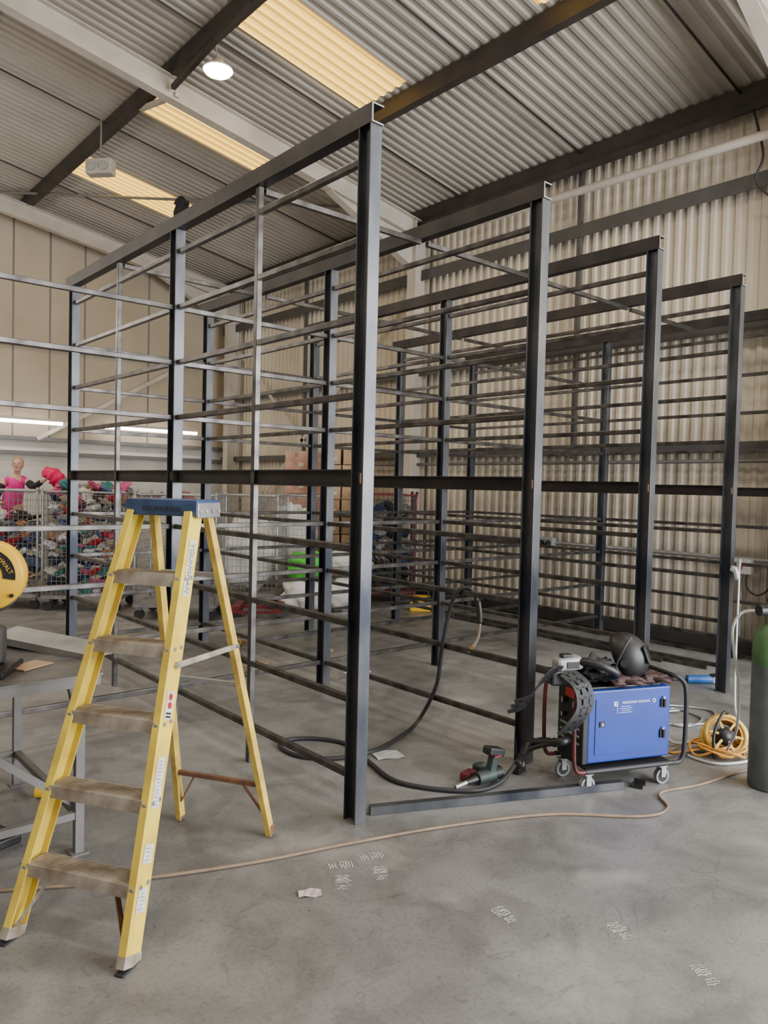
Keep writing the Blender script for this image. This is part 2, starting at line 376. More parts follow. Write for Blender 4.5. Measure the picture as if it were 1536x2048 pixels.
tb=proto(mb,'top_beam')
mb=MB();mb.extr(Ibeam(.06,.085,.007,.006),(0,.045,1.64),(0,1.955,1.64),m_beam,(1,0,0));mbm=proto(mb,'middle_beam')
mb=MB();mb.extr(rect(.032,.032),(0,.045,0),(0,1.955,0),m_rail,(1,0,0));rl=proto(mb,'shelf_rail',.003)
mb=MB();mb.extr(rect(.032,.032),(.031,0,0),(1.249,0,0),m_rail,(0,1,0));cr_=proto(mb,'cross_rail',.003)
first={'pp':1,'tp':1,'tb':1,'mb':1,'rl':1,'cr':1}
def place(key,src,name,loc):
    if first[key]: src.location=loc;first[key]=0
    else: linkcopy(src,name,loc,rack)
for i in range(5):
    x=1.28*i
    for y in (0,2.0,4.0): place('pp',pp,'upright_post',(x,y,0))
    if i==0:
        for y in (.97,3.0): place('tp',tp,'intermediate_post',(x,y,0))
    place('tb',tb,'top_beam',(x,0,0))
    for y in (0,2.0): place('mb',mbm,'middle_beam',(x,y,0))
    for y in (0,2.0):
        for k in range(9):
            if k!=4: place('rl',rl,'shelf_rail',(x,y,.21+.365*k))
for y in (2.0,4.0): place('pp',pp,'upright_post',(-1.28,y,0))
for i in range(-1,4):
    for k in range(8):
        if k!=4: place('cr',cr_,'cross_rail',(1.28*i,2.0,.21+.365*k))
        if i>=0 and k!=4: place('cr',cr_,'cross_rail',(1.28*i,4.0,.21+.365*k))
    if i>=0:
        place('cr',cr_,'cross_rail',(1.28*i,.97,HT-.11));place('cr',cr_,'cross_rail',(1.28*i,3.0,HT-.11))
    if i>=1:
        for k in (0,1,2): place('cr',cr_,'cross_rail',(1.28*i,3.0,.21+.365*k))
mb=MB();mb.extr(rect(.032,.032),(-1.28,2.045,2.765),(-1.28,3.96,2.765),m_rail,(1,0,0));mb.obj('shelf_rail',parent=rack)
for i,(x,y0,y1) in enumerate(((7.46,3.2,7.9),(7.52,2.4,7.2),(6.75,3.2,6.6),(6.68,3.6,6.4),(5.45,3.6,6.5),(5.37,3.3,6.2))):
    mb=MB();mb.extr(rect(.035,.035),(x,y0,.018),(x+.05*(i%2),y1,.018),m_rail,(1,0,0));top(mb.obj('steel_tube'),'long square steel tube lying on the floor among rack frames','steel tube',group='loose steel tubes under the rack')

# ------------------------------------------------------------------ step ladder
lad=root('step_ladder',G(-.865,2.945),math.radians(-41-17.8),'yellow fibreglass step ladder with aluminium treads and blue top','ladder')
def lr(sx,t):  # front rail centre
    return Vector((sx*(.240+(.130-.240)*t)-.006-.014*(1-t),-.49+(.02+.49)*t,1.50*t))
for sx in(-1,1):
    mb=MB();a_,b2=lr(sx,0.005),lr(sx,.985);xd=(0,1,0)
    ax=(b2-a_).normalized();xdir=Vector((0,1,0));xdir=(xdir-ax*xdir.dot(ax)).normalized();yd=ax.cross(xdir)
    s_=1 if yd.x*sx>0 else -1
    pr=[(-.042,.014),(.042,.014),(.042,-.016),(.036,-.016),(.036,.008),(-.036,.008),(-.036,-.016),(-.042,-.016)]
    mb.extr([(p_[0],p_[1]*s_) for p_ in pr],a_,b2,m_yel,xd);mb.obj('front_rail',lad,bevel=.001)
    mb=MB();f=lr(sx,.0)
    mb.extr([(-.045,-.017),(.045,-.017),(.045,.017),(-.045,.017)],lr(sx,.004),lr(sx,.028),m_alu,(0,1,0));mb.box((.034,.094,.008),f+Vector((0,0.0,.004)),m_rubber);mb.obj('foot',lad,bevel=.002)
    mb=MB();ra=Vector((sx*.235,.52,.01));rb=Vector((sx*.125,.12,1.47))
    mb.extr([(-.02,-.011),(.02,-.011),(.02,-.006),(-.015,-.006),(-.015,.014),(-.02,.014)],ra,rb,m_yel2,(0,1,0));mb.obj('rear_leg',lad)
    mb=MB();mb.box((.024,.042,.045),ra+Vector((0,0,.02)),m_rust);mb.obj('foot',lad,bevel=.003)
    mb=MB();q0=lr(sx,.62)+Vector((sx*.02,0,0));q1=ra.lerp(rb,.62)+Vector((sx*.015,0,0))
    mb.extr(rect(.022,.004),q0,q1,m_alu,(0,0,1));mb.cyl(.008,q0-Vector((.01,0,0)),q0+Vector((.01,0,0)),m_galv,10);mb.cyl(.008,q1-Vector((.01,0,0)),q1+Vector((.01,0,0)),m_galv,10);mb.obj('spreader',lad)
for k in range(1,6):
    t=k/6.0;pl_,pr_=lr(-1,t),lr(1,t);cxm=(pl_.x+pr_.x)/2;w=pr_.x-pl_.x-.02;z=pl_.z
    mb=MB();yc=pl_.y
    mb.box((w,.09,.006),(cxm,yc,z),m_alu);mb.box((w,.005,.045),(cxm,yc-.045,z-.02),m_alu);mb.box((w,.005,.03),(cxm,yc+.045,z-.012),m_alu)
    for j in range(7): mb.box((w,.004,.004),(cxm,yc-.036+j*.012,z+.004),m_alu)
    for P_,sx in((pl_,-1),(pr_,1)):
        for dy in(-.02,.02):
            c_=Vector((P_.x+sx*.008,yc+dy,z-.012));mb.cyl(.008,c_,c_+Vector((sx*.010,0,0)),m_galv,10)
        c_=Vector((P_.x,yc-.042,z-.015));mb.cyl(.009,c_,c_+Vector((0,-.008,0)),m_galv,10)
    mb.obj('tread',lad)
for sx in(-1,1):
    mb=MB();mb.extr(rect(.022,.004),lr(sx,.02)+Vector((-sx*.015,0,.02)),lr(sx,1/6)+Vector((-sx*.10,0,-.02)),m_rust if sx>0 else m_alu,(0,1,0));mb.obj('brace',lad)
ra=Vector((.235,.52,.01));rb=Vector((.125,.12,1.47))
for t,m_ in((.17,m_rust),(.5,m_galv),(.83,m_galv)):
    q=ra.lerp(rb,t);mb=MB();mb.box((2*q.x,.022,.02),(0,q.y,q.z),m_);mb.obj('rear_crossbar',lad,bevel=.002)
for sx in(-1,1):
    q=ra.lerp(rb,.17);q2=ra.lerp(rb,.05)
    mb=MB();mb.extr(rect(.016,.004),(sx*q.x*.55,q.y,q.z),(sx*q2.x,q2.y,q2.z),m_rust,(0,1,0));mb.obj('brace',lad)
mb=MB()
mb.rbox((.325,.17,.018),(-.004,.07,1.525),m_bluecap,.006);mb.rbox((.325,.012,.055),(-.004,-.012,1.497),m_bluecap,.004);mb.rbox((.325,.012,.055),(-.004,.15,1.497),m_bluecap,.004)
mb.rbox((.012,.17,.05),(-.160,.07,1.499),m_bluecap,.004);mb.obj('ladder_cap',lad)
mb=MB();mb.rbox((.010,.165,.06),(.158,.07,1.493),m_galv,.004)
for y in(0,.045,.09,.135): mb.cyl(.008,(.162,y,1.49),(.168,y,1.49),m_alu,10)
mb.obj('cap_bracket',lad)
text('lettering','YOUNGMAN',.030,m_ink,basis((1,0,0),(0,0,1),(0,-.0192,1.495)),lad)
railx=(lr(1,1)-lr(1,0)).normalized()
def rail_lab(t,ln,w=.055,red=False,lines=True):
    c_=lr(1,t);up=railx;side=Vector((0,1,0));side=(side-up*side.dot(up)).normalized();nrm=side.cross(up);
    if nrm.x<0: nrm=-nrm
    M=Matrix((side,up,nrm)).transposed().to_4x4();M.translation=c_+nrm*.0155
    mb=MB();mb.box((w,ln,.001),(0,0,0),m_label,M=M)
    if red:
        for q in(-.0,.03): mb.add([(w*.28*math.cos(a*.5236),q+w*.28*math.sin(a*.5236),.001) for a in range(12)],[list(range(12))],m_red,M)
        for q in(-.04,-.028): mb.box((w*.7,.006,.001),(0,q,.0008),m_dark,M=M)
    elif lines:
        for q in range(int(ln/.012)-1): mb.box((w*(.4+.3*random.random()),.002,.001),(-.003,-ln/2+.012*(q+1),.0008),m_galv,M=M)
    mb.obj('label',lad);return M
rail_lab(.53,.10,.045,red=True);rail_lab(.365,.17,.045);rail_lab(.22,.06,.05);rail_lab(.13,.075,.05)
M=rail_lab(.85,.22,.040,lines=False)
text('lettering','YOUNGMAN',.033,m_galv,basis(railx*-1,Vector(M.col[0][:3]),Vector(M.col[3][:3])+Vector(M.col[2][:3])*.002),lad)

# ------------------------------------------------------------------ bench and chop saw
tb_=root('steel_work_table',(1.116,3.233,0),0,'grey steel work table with welded tube legs','table')
mb=MB();mb.box((1.5,1.02,.010),(-.67,.46,.775),m_table);mb.extr(rect(.035,.04),(-1.4,-.03,.75),(.07,-.03,.75),m_grey,(0,1,0));mb.extr(rect(.035,.04),(.06,-.03,.75),(.06,.95,.75),m_grey,(1,0,0));mb.extr(rect(.035,.04),(-1.4,.95,.75),(.07,.95,.75),m_grey,(0,1,0));mb.obj('table_top',tb_)
for x,y in((0,0),(0,.93),(-1.3,0),(-1.3,.93)):
    mb=MB();mb.extr(rect(.036,.036),(x,y,0.0),(x,y,.73),m_grey,(1,0,0));mb.box((.07,.07,.008),(x,y,.004),m_grey);mb.obj('leg',tb_)
for y in(0,.93):
    mb=MB();mb.extr(rect(.03,.03),(-1.28,y,.17),(-.02,y,.17),m_grey,(0,1,0));mb.obj('stretcher',tb_)
mb=MB();mb.extr(rect(.03,.03),(0,.02,.17),(0,.91,.17),m_grey,(1,0,0));mb.obj('stretcher',tb_)
mb=MB();mb.extr(rect(.02,.03),(0,.03,.2),(-.6,.03,.70),m_grey,(0,1,0));mb.obj('brace',tb_)
mb=MB();M=Matrix.Translation((1.16,3.76,.825))@Euler((.12,.06,math.radians(-62))).to_matrix().to_4x4()
mb.box((.60,.16,.004),(0,0,0),m_bright,M=M);mb.box((.60,.004,.035),(0,-.08,-.016),m_bright,M=M)
top(mb.obj('sheet_metal_offcut'),'folded strip of bright sheet metal lying on the work table','metal offcut')
for i,(x,y,r_,L_) in enumerate(((.98,4.05,-1.0,.50),(1.08,3.98,-.75,.42))):
    mb=MB();M=Matrix.Translation((x,y,.782))@Euler((0,0,r_)).to_matrix().to_4x4()
    mb.box((L_,.04,.004),(0,0,0),m_rail,M=M);mb.box((L_,.004,.04),(0,-.02,.018),m_rail,M=M)
    top(mb.obj('steel_angle'),'short length of steel angle lying on the work table','metal offcut',group='steel angle lengths on the table')
mb=MB();mb.box((.16,.1,.006),(.98,3.46,.785),m_box,rot=(0,0,.5));top(mb.obj('cardboard_scrap'),'small scrap of brown cardboard on the work table','cardboard')
sw=root('chop_saw',(.80,3.395,.78),YAW+math.radians(10),'yellow abrasive chop saw with round blade guard on work table','power saw')
mb=MB();mb.rbox((.36,.28,.03),(-.10,.06,.015),m_dark,.008);mb.rbox((.10,.10,.16),(-.02,.10,.11),m_table,.02);mb.obj('base',sw)
mb=MB();zc=.42
mb.lathe([(0,-.045),(.125,-.045),(.14,-.035),(.145,-.02),(.145,.03),(.135,.04),(0,.045)],m_saw,Matrix.Translation((0,0,zc))@Euler((math.pi/2,0,0)).to_matrix().to_4x4(),40);mb.obj('blade_guard',sw)
mb=MB();vs=[];n_=16
for i in range(n_+1):
    a=math.radians(-8+i*84/n_)
    for r_ in(.066,.114):
        for y in(-.0475,-.0445): vs.append((r_*math.cos(a),y,zc+r_*math.sin(a)))
fs=[]
for i in range(n_):
    o=i*4;fs+=[(o,o+2,o+6,o+4),(o+1,o+5,o+7,o+3),(o,o+4,o+5,o+1),(o+2,o+3,o+7,o+6)]
fs+=[(0,1,3,2),(n_*4,n_*4+2,n_*4+3,n_*4+1)]
mb.add(vs,fs,m_dark);mb.obj('badge',sw)
a=math.radians(36);cx=Vector((math.sin(a),0,-math.cos(a)));cy=Vector((math.cos(a),0,math.sin(a)))
text('lettering','DeWALT',.025,m_saw,basis(cx,cy,(.087*math.cos(a),-.049,zc+.087*math.sin(a))),sw)
mb=MB();mb.cyl(.02,(0,-.04,zc),(0,-.055,zc),m_galv,16);mb.obj('arbor_bolt',sw)
for bx,bz in((.1,-.08),(-.07,.1),(.03,-.11)):
    mb=MB();mb.cyl(.008,(bx,-.04,zc+bz),(bx,-.052,zc+bz),m_dark,10);mb.obj('bolt',sw)
mb=MB();mb.cyl(.06,(0,.05,zc-.02),(0,.26,zc-.02),m_saw,20);mb.cyl(.061,(0,.24,zc-.02),(0,.29,zc-.02),m_dark,20);mb.obj('motor',sw)
mb=MB();mb.extr(rect(.06,.035),(-.05,.07,.17),(-.05,.06,zc+.02),m_dark,(0,1,0));mb.tube([(-.05,.06,zc),(-.16,.05,zc+.16),(-.28,.04,zc+.24),(-.36,.04,zc+.18)],.016,m_dark,10);mb.obj('arm_and_handle',sw)
mb=MB();mb.lathe([(.02,-.002),(.13,-.002),(.13,.002),(.02,.002)],m_table,Matrix.Translation((0,.0,zc-.03))@Euler((math.pi/2,0,0)).to_matrix().to_4x4(),40);mb.obj('abrasive_disc',sw)

# ------------------------------------------------------------------ welder
WP=G(1.315,4.15)
we=root('welding_machine',WP,math.radians(-22.2),'blue wheeled welding machine with tubular roll frame','welding machine')
mb=MB();mb.rbox((.53,.24,.39),(0.01,0,.345),m_wblue,.008);mb.obj('casing',we)
mb=MB();mb.rbox((.035,.245,.395),(-.27,0,.345),m_dark,.006)
for z in(.25,.29,.33): mb.box((.004,.19,.012),(-.289,0,z),m_gtool)
mb.obj('front_panel',we)
for y,z,r_ in((-.06,.46,.02),(.05,.46,.02),(-.06,.38,.014),(.05,.38,.014)):
    mb=MB();mb.cyl(r_,(-.287,y,z),(-.31,y,z),m_dark,16);mb.box((.002,.004,r_*1.5),(-.311,y,z),m_wtxt);mb.obj('control_knob',we)
mb=MB();mb.box((.003,.10,.05),(-.289,0,.505),m_red);mb.obj('display',we)
mb=MB();mb.box((.38,.003,.30),(-.02,-.122,.345),m_wblue);mb.obj('access_door',we,bevel=.001)
mb=MB();mb.box((.03,.006,.03),(-.17,-.126,.36),m_dark);mb.box((.012,.004,.016),(-.17,-.130,.36),m_galv)
mb.obj('door_latch',we)
for z in(.45,.28):
    mb=MB();mb.box((.035,.008,.045),(.225,-.125,z),m_dark);mb.cyl(.008,(.225,-.132,z-.022),(.225,-.132,z+.022),m_dark,10);mb.box((.012,.003,.012),(.225,-.131,z+.03),m_galv);mb.obj('hinge',we)
mb=MB();mb.rbox((.46,.18,.012),(0,0,.546),m_dark,.004);mb.obj('top_tray',we)
text('lettering','REDBORNE WELDING',.018,m_wtxt,basis((1,0,0),(0,0,1),(.045,-.1245,.468)),we,.0004)
mb=MB()
mb.box((.024,.0008,.024),(-.085,-.1245,.465),m_wtxt);mb.box((.012,.0010,.004),(-.085,-.1249,.468),m_wblue);mb.box((.004,.0010,.014),(-.082,-.1249,.465),m_wblue)
for i in range(4): mb.box((.06+.02*(i%2),.0008,.002),(-.02,-.1245,.448-i*.011),m_wtxt);mb.box((.005,.0008,.005),(-.075,-.1245,.448-i*.011),m_wtxt)
mb.obj('contact_lines',we)
mb=MB();mb.lathe([(.007,0),(.012,0),(.012,.001),(.007,.001)],m_wtxt,Matrix.Translation((.16,-.1245,.468))@Euler((math.pi/2,0,0)).to_matrix().to_4x4(),20);mb.obj('round_logo',we)
for x,m_ in((-.335,m_loop),(.335,m_rubber)):
    mb=MB();s_=1 if x>0 else -1
    mb.tube([(x-s_*.06,-.15,.12),(x,-.15,.13),(x+s_*.02,-.15,.22),(x+s_*.02,-.15,.50),(x-s_*.01,-.14,.58),(x-s_*.05,-.10,.60),(x-s_*.05,.10,.60),(x-s_*.01,.14,.58),(x+s_*.02,.15,.50),(x+s_*.02,.15,.22),(x,.15,.13),(x-s_*.06,.15,.12)],.011 if x<0 else .013,m_,10,5);mb.obj('roll_bar',we,label='dark red painted end loop' if x<0 else 'black rubber covered end loop')
for y in(-.15,.15):
    mb=MB();mb.cyl(.013,(-.28,y,.12),(.28,y,.12),m_rubber,10);mb.obj('lower_tube',we)
for x in(-.25,.23):
    for y in(-.12,.12):
        mb=MB();mb.cyl(.042,(x,y-.014,.042),(x,y+.014,.042),m_gtool,20);mb.cyl(.03,(x,y-.016,.042),(x,y+.016,.042),m_rubber,16);mb.box((.05,.045,.006),(x,y,.1),m_galv);mb.box((.03,.004,.06),(x,y-.02,.07),m_galv);mb.box((.03,.004,.06),(x,y+.02,.07),m_galv)
        mb.obj('castor',we)
mb=MB();mb.box((.53,.28,.012),(0,0,.125),m_dark);mb.obj('base_plate',we)
WM=Matrix.Translation(WP)@Matrix.Rotation(math.radians(-22.2),4,'Z')
def W(x,y,z): return WM@Vector((x,y,z))
hm=root('welding_helmet',W(.07,.02,.55),math.radians(-60),'black welding helmet with dark visor resting on the welder','helmet')
def hf(v):
    if v.x<-.25: return Vector((-.25+ (v.x+.25)*.3,v.y*.95,v.z*.95))
    return v
mb=MB();mb.ell((.13,.12,.14),(0.0,0,.13),m_dark,(0,-.45,0),seg=28,rings=18,fn=hf);mb.obj('shell',hm)
mb=MB();mb.rbox((.02,.13,.075),(.118,0,.165),m_vis,.01,rot=(0,-.35,0));mb.rbox((.018,.155,.10),(.112,0,.163),m_dark,.012,rot=(0,-.35,0));mb.obj('visor',hm)
mb=MB();mb.tube([(-.06,-.115,.05),(-.03,-.126,.14),(.0,-.118,.21),(.03,-.08,.26)],.007,m_rubber,8);mb.tube([(-.04,-.10,.02),(-.12,-.05,.02),(-.14,.03,.03),(-.08,.10,.04)],.010,m_rubber,8);mb.obj('trim_band',hm)
mb=MB();mb.cyl(.022,(.0,-.112,.12),(.0,-.132,.12),m_rubber,16);mb.obj('adjusting_knob',hm)
def blob(rad,loc,m,sc,amp,seed,rot=None,seg=26,rings=16):
    mb=MB()
    def fn(v):
        q=noise.noise(v*sc+Vector((seed,seed*1.7,0)))+.5*noise.noise(v*sc*2.3+Vector((seed*3,0,seed)))
        return v*(1+amp*q)
    mb.ell(rad,loc,m,rot,seg,rings,fn);return mb
for (cx_,cy_,s_,zz) in((-.03,-.07,1,.578),(-.13,.03,-1,.58),(.17,-.05,1,.575)):
    g=blob((.09,.055,.028),W(cx_,cy_,zz),m_leather,2.2,.45,3+s_,(0,0,.2*s_));
    for i in range(4): g.tube([W(cx_+.03,cy_-.03+.02*i,zz),W(cx_+.09,cy_-.04+.024*i,zz+.012),W(cx_+.13,cy_-.05+.028*i,zz-.008)],.012,m_leather,8)
    g.tube([W(cx_,cy_-.03,zz),W(cx_+.04,cy_-.085,zz+.005),W(cx_+.08,cy_-.09,zz-.005)],.013,m_leather,8)
    top(g.obj('leather_glove'),'dark brown leather welding glove lying on the welder','glove',group='gloves on the welder')
g=blob((.15,.09,.065),W(-.13,.02,.63),m_blk,2.6,.6,12,(0,.1,.3),30,20);top(g.obj('work_jacket'),'crumpled black work garment bundled on top of the welder','clothing')
rs=root('air_respirator_unit',W(-.38,-.05,.59),math.radians(-30),'grey powered respirator unit with black perforated belt','respirator')
mb=MB();mb.rbox((.15,.10,.07),(.03,0,.095),m_gtool,.02,rot=(0,-.1,0));mb.obj('blower_housing',rs)
mb=MB();mb.rbox((.14,.11,.08),(-.01,0,.025),m_dark,.012);mb.rbox((.07,.004,.035),(.04,-.053,.095),m_dark,.002);mb.rbox((.06,.05,.02),(.02,0,.135),m_dark,.006);mb.obj('battery_pack',rs)
def belt(pts,wd,nm):
    mb=MB();pts=[Vector(p_) for p_ in pts];out=[]
    for i in range(len(pts)-1):
        a=pts[max(i-1,0)];b_=pts[i];c_=pts[i+1];d=pts[min(i+2,len(pts)-1)]
        for k in range(6):
            t=k/6;out.append(.5*((2*b_)+(c_-a)*t+(2*a-5*b_+4*c_-d)*t*t+(3*b_-a-3*c_+d)*t**3))
    out.append(pts[-1])
    w_=Vector(wd);N=len(out)
    for i in range(N-1):
        a,b_=out[i],out[i+1];u_=(b_-a).normalized()
        for q in(-.5,0,.5):
            mb.extr(rect(.024,.006),a+w_*q,b_+w_*q,m_dark,w_)
        if i%3==0:
            mb.extr(rect((b_-a).length*1.2,.006),a-w_*.5,a+w_*.5,m_dark,u_)
    mb.obj(nm,rs)
belt([(-.03,-.03,.05),(-.10,-.08,.06),(-.18,-.11,.01),(-.24,-.12,-.07),(-.32,-.10,-.10)],(.02,-.04,.065),'belt')
belt([(.0,-.07,.06),(.06,-.12,.0),(.07,-.14,-.10),(.02,-.14,-.18),(-.03,-.12,-.24)],(.07,.0,.015),'belt')
mb=MB();mb.tube([(.06,.0,.1),(.12,-.06,.11),(.2,-.10,.09),(.27,-.09,.05),(.23,-.02,.02),(.15,.02,.03)],.02,m_dark,10,8,rf=lambda i,N:.024 if i%2 else .019);mb.obj('breathing_hose',rs)

mb=MB()
conn=W(-.305,-.03,.26)
path=[conn,W(-.38,-.03,.25),Vector((3.40,2.63,.12)),Vector((3.132,2.592,.02)),Vector((2.907,2.64,.013)),Vector((2.71,2.933,.013)),Vector((2.768,3.254,.013)),Vector((2.856,3.551,.013)),Vector((2.779,3.757,.013)),Vector((2.624,3.862,.013)),Vector((2.506,3.794,.013)),Vector((2.507,3.582,.013)),Vector((2.651,3.432,.013)),Vector((2.87,3.355,.03)),Vector((3.19,3.468,.02)),Vector((3.45,3.57,.05)),Vector((3.50,3.46,.30)),Vector((3.50,3.42,.54)),Vector((3.50,3.36,.81)),Vector((3.50,3.29,.945)),Vector((3.53,3.235,.975)),Vector((3.545,3.19,.94)),Vector((3.55,3.15,.86))]
tr=root('welding_torch_lead',(0,0,0),0,'thick black torch lead looped on floor and hung over rail','welding torch')
mb.tube(path,.013,m_rubber,10,8);mb.obj('cable',tr)
mb=MB();mb.tube([conn,W(-.38,-.03,.25),Vector((3.46,2.64,.15)),Vector((3.30,2.61,.07))],.02,m_dark,10,8,rf=lambda i,N:.026 if i%2 else .02);mb.obj('strain_relief',tr)
mb=MB();mb.tube([(3.55,3.16,.90),(3.553,3.145,.82),(3.55,3.14,.76)],.019,m_dark,10,4);mb.obj('handle',tr)
mb=MB();mb.tube([(3.55,3.14,.76),(3.552,3.15,.68),(3.545,3.175,.62),(3.53,3.19,.58)],.011,m_alu,10,4);mb.cyl(.015,(3.54,3.18,.61),(3.525,3.195,.565),m_brass,12);mb.obj('torch_nozzle',tr)

tanp=[(-.3,3.6),(.25,3.4),(.775,3.1),(1.177,2.875),(1.638,2.689),(2.078,2.567),(2.558,2.412),(3.04,2.194),(3.377,1.904),(3.575,1.866),(3.73,1.99),(4.015,1.913),(4.617,1.796),(5.2,1.4)]
mb=MB();mb.tube([Vector((a,b_,.008)) for a,b_ in tanp],.0075,m_tan,8,8);top(mb.obj('extension_cable'),'long tan extension cable trailing across the concrete floor','cable')
def gp(X,d,z=.01): return G(X,d,z)
mb=MB();mb.tube([gp(1.75,4.9,.2),gp(1.86,4.72,.03),gp(2.1,4.85),gp(2.31,4.96),gp(2.5,4.75),gp(2.3,4.5),gp(2.0,4.40),gp(1.9,4.6),gp(2.2,4.72,.03),gp(2.7,4.9),gp(3.1,5.0)],.009,m_wcable,8,8);top(mb.obj('hose'),'white gas hose coiled loosely on the floor behind the welder','hose')
mb=MB();mb.tube([gp(1.9,5.0),gp(2.16,5.52),gp(2.3,5.3),gp(2.1,5.1),gp(1.95,5.3),gp(2.1,5.6),gp(2.45,5.5),gp(2.3,5.2),gp(2.0,5.15),gp(1.9,5.35),gp(2.2,5.45,.02)],.009,m_galv,8,8);top(mb.obj('cable'),'grey welding earth cable coiled on the floor','cable')
mb=MB();mb.tube([gp(1.8,4.6),gp(2.0,4.7,.03),gp(2.25,4.55,.03),gp(2.45,4.7),gp(2.8,4.6)],.006,m_tan,8,8);top(mb.obj('cable'),'thin brown mains lead tangled on the floor','cable')
mb=MB();mb.tube([gp(1.7,4.45),gp(1.95,4.56,.02),gp(2.1,4.50,.03),gp(2.3,4.68,.04),gp(2.5,4.9,.01)],.006,m_rubber,8,8);top(mb.obj('cable'),'thin black mains lead tangled on the floor','cable')
cl=root('earth_clamp',(6.09,2.70,1.0),0,'steel earth clamp with white cable gripped on a rack post','clamp')
mb=MB();mb.rbox((.10,.03,.05),(-.02,-.02,.0),m_galv,.006,rot=(0,.5,0));mb.rbox((.03,.03,.13),(.03,-.03,.03),m_galv,.006,rot=(0,.2,0));mb.rbox((.03,.03,.12),(-.03,-.04,-.02),m_wcable,.006,rot=(0,-.6,0));mb.obj('jaws',cl)
mb=MB();mb.tube([(.0,-.05,0),(-.04,-.07,-.2),(-.16,-.12,-.5),(-.34,-.2,-.80),(-.55,-.3,-.95),(-.85,-.45,-.99),(-1.2,-.55,-.99)],.008,m_wcable,8,8);mb.obj('cable',cl)

gc=root('gas_cylinder',G(2.16,4.09),0,'grey gas cylinder with dull green shoulder and regulator','gas cylinder')
mb=MB();mb.lathe([(0,0),(.10,0),(.11,.012),(.11,.68)],m_slate);mb.lathe([(.1105,.68),(.1105,.78),(.10,.84),(.075,.89),(.04,.915),(.03,.93)],m_green);mb.obj('cylinder_body',gc)
mb=MB();mb.lathe([(.03,.92),(.03,.96),(.02,.965),(.02,1.02),(0,1.02)],m_brass);mb.cyl(.018,(0,0,.99),(-.06,.03,.99),m_brass,12);mb.cyl(.028,(0,0,1.02),(0,0,1.05),m_dark,16);mb.obj('valve',gc)
mb=MB();mb.cyl(.03,(-.06,.03,.98),(-.10,.05,.98),m_dark,16);mb.cyl(.028,(-.06,.0,1.04),(-.08,-.02,1.04),m_dark,16);mb.cyl(.022,(-.08,-.02,1.04),(-.083,-.022,1.04),m_label,16);mb.obj('regulator',gc)
mb=MB();mb.tube([G(2.08,4.13,.97),G(2.0,4.15,.95),G(1.97,4.18,.86),G(2.0,4.22,.72),G(2.05,4.25,.5),G(2.07,4.3,.25),G(2.12,4.5,.04),G(2.4,4.7,.012),G(2.9,4.9,.012)],.008,m_wcable,8,8);top(mb.obj('hose'),'white gas hose curving down from the cylinder regulator','hose')

rc=root('cable_reel',G(2.13,4.58),math.radians(-20),'orange cable reel with wound lead tipped over on floor','cable reel')
T=Matrix.Translation((0,0,.115))@Euler((math.radians(48),math.radians(-42),0)).to_matrix().to_4x4()
mb=MB();mb.lathe([(0,-.05),(.05,-.05),(.05,.05),(0,.05)],m_dark,T);mb.obj('drum',rc)
for z in(-.056,.05):
    mb=MB();mb.lathe([(.105,z),(.125,z),(.13,z+.004),(.105,z+.006),(.105,z)],m_yel2,T,30)
    for q in range(6):
        a=q*math.pi/3;mb.extr(rect(.014,.004),T@Vector((.03*math.cos(a),.03*math.sin(a),z)),T@Vector((.11*math.cos(a),.11*math.sin(a),z)),m_yel2,T.to_3x3()@Vector((-math.sin(a),math.cos(a),0)))
    mb.lathe([(0,z),(.04,z),(.04,z+.005),(0,z+.005)],m_dark,T,20)
    mb.obj('flange',rc)
mb=MB()
for j in range(7):
    R_=.102+.006*(j%2);pts_=[T@Vector((R_*math.cos(a),R_*math.sin(a),-.042+j*.014)) for a in [2*math.pi*i/24 for i in range(25)]]
    mb.tube(pts_,.008,m_orange,6,1)
mb.lathe([(.09,-.048),(.1,-.048),(.1,.048),(.09,.048)],m_orange,T,24)
mb.obj('wound_cable',rc)
mb=MB();mb.tube([(-.12,-.05,.01),(-.10,-.02,.15),(0,.0,.27),(.1,.03,.15),(.13,.05,.01)],.009,m_dark,8);mb.obj('stand',rc)
mb=MB()
lp_=[]
for i in range(34):
    a=i*.75;rr_=.15+.05*math.sin(i*1.3);lp_.append((rr_*math.cos(a)-.03,rr_*.8*math.sin(a),.02+.06*abs(math.sin(i*.9))))
mb.tube(lp_+[(-.3,.1,.01),(-.22,.25,.01)],.007,m_orange,8,5);mb.obj('loose_cable',rc)

a_=G(-.035,3.62,.022);b2=G(1.325,4.02,.022)
mb=MB();mb.extr(rect(.04,.04),a_,b2,m_post,(0,0,1));top(mb.obj('steel_bar'),'length of dark square steel tube lying on the concrete','steel tube')
mb=MB();mb.box((.07,.06,.012),G(1.42,4.05,.006),m_dark,rot=(0,0,.4));mb.box((.012,.06,.03),G(1.44,4.07,.02),m_dark,rot=(0,0,.4));top(mb.obj('angle_offcut'),'small black steel angle offcut by the welder wheel','metal offcut')

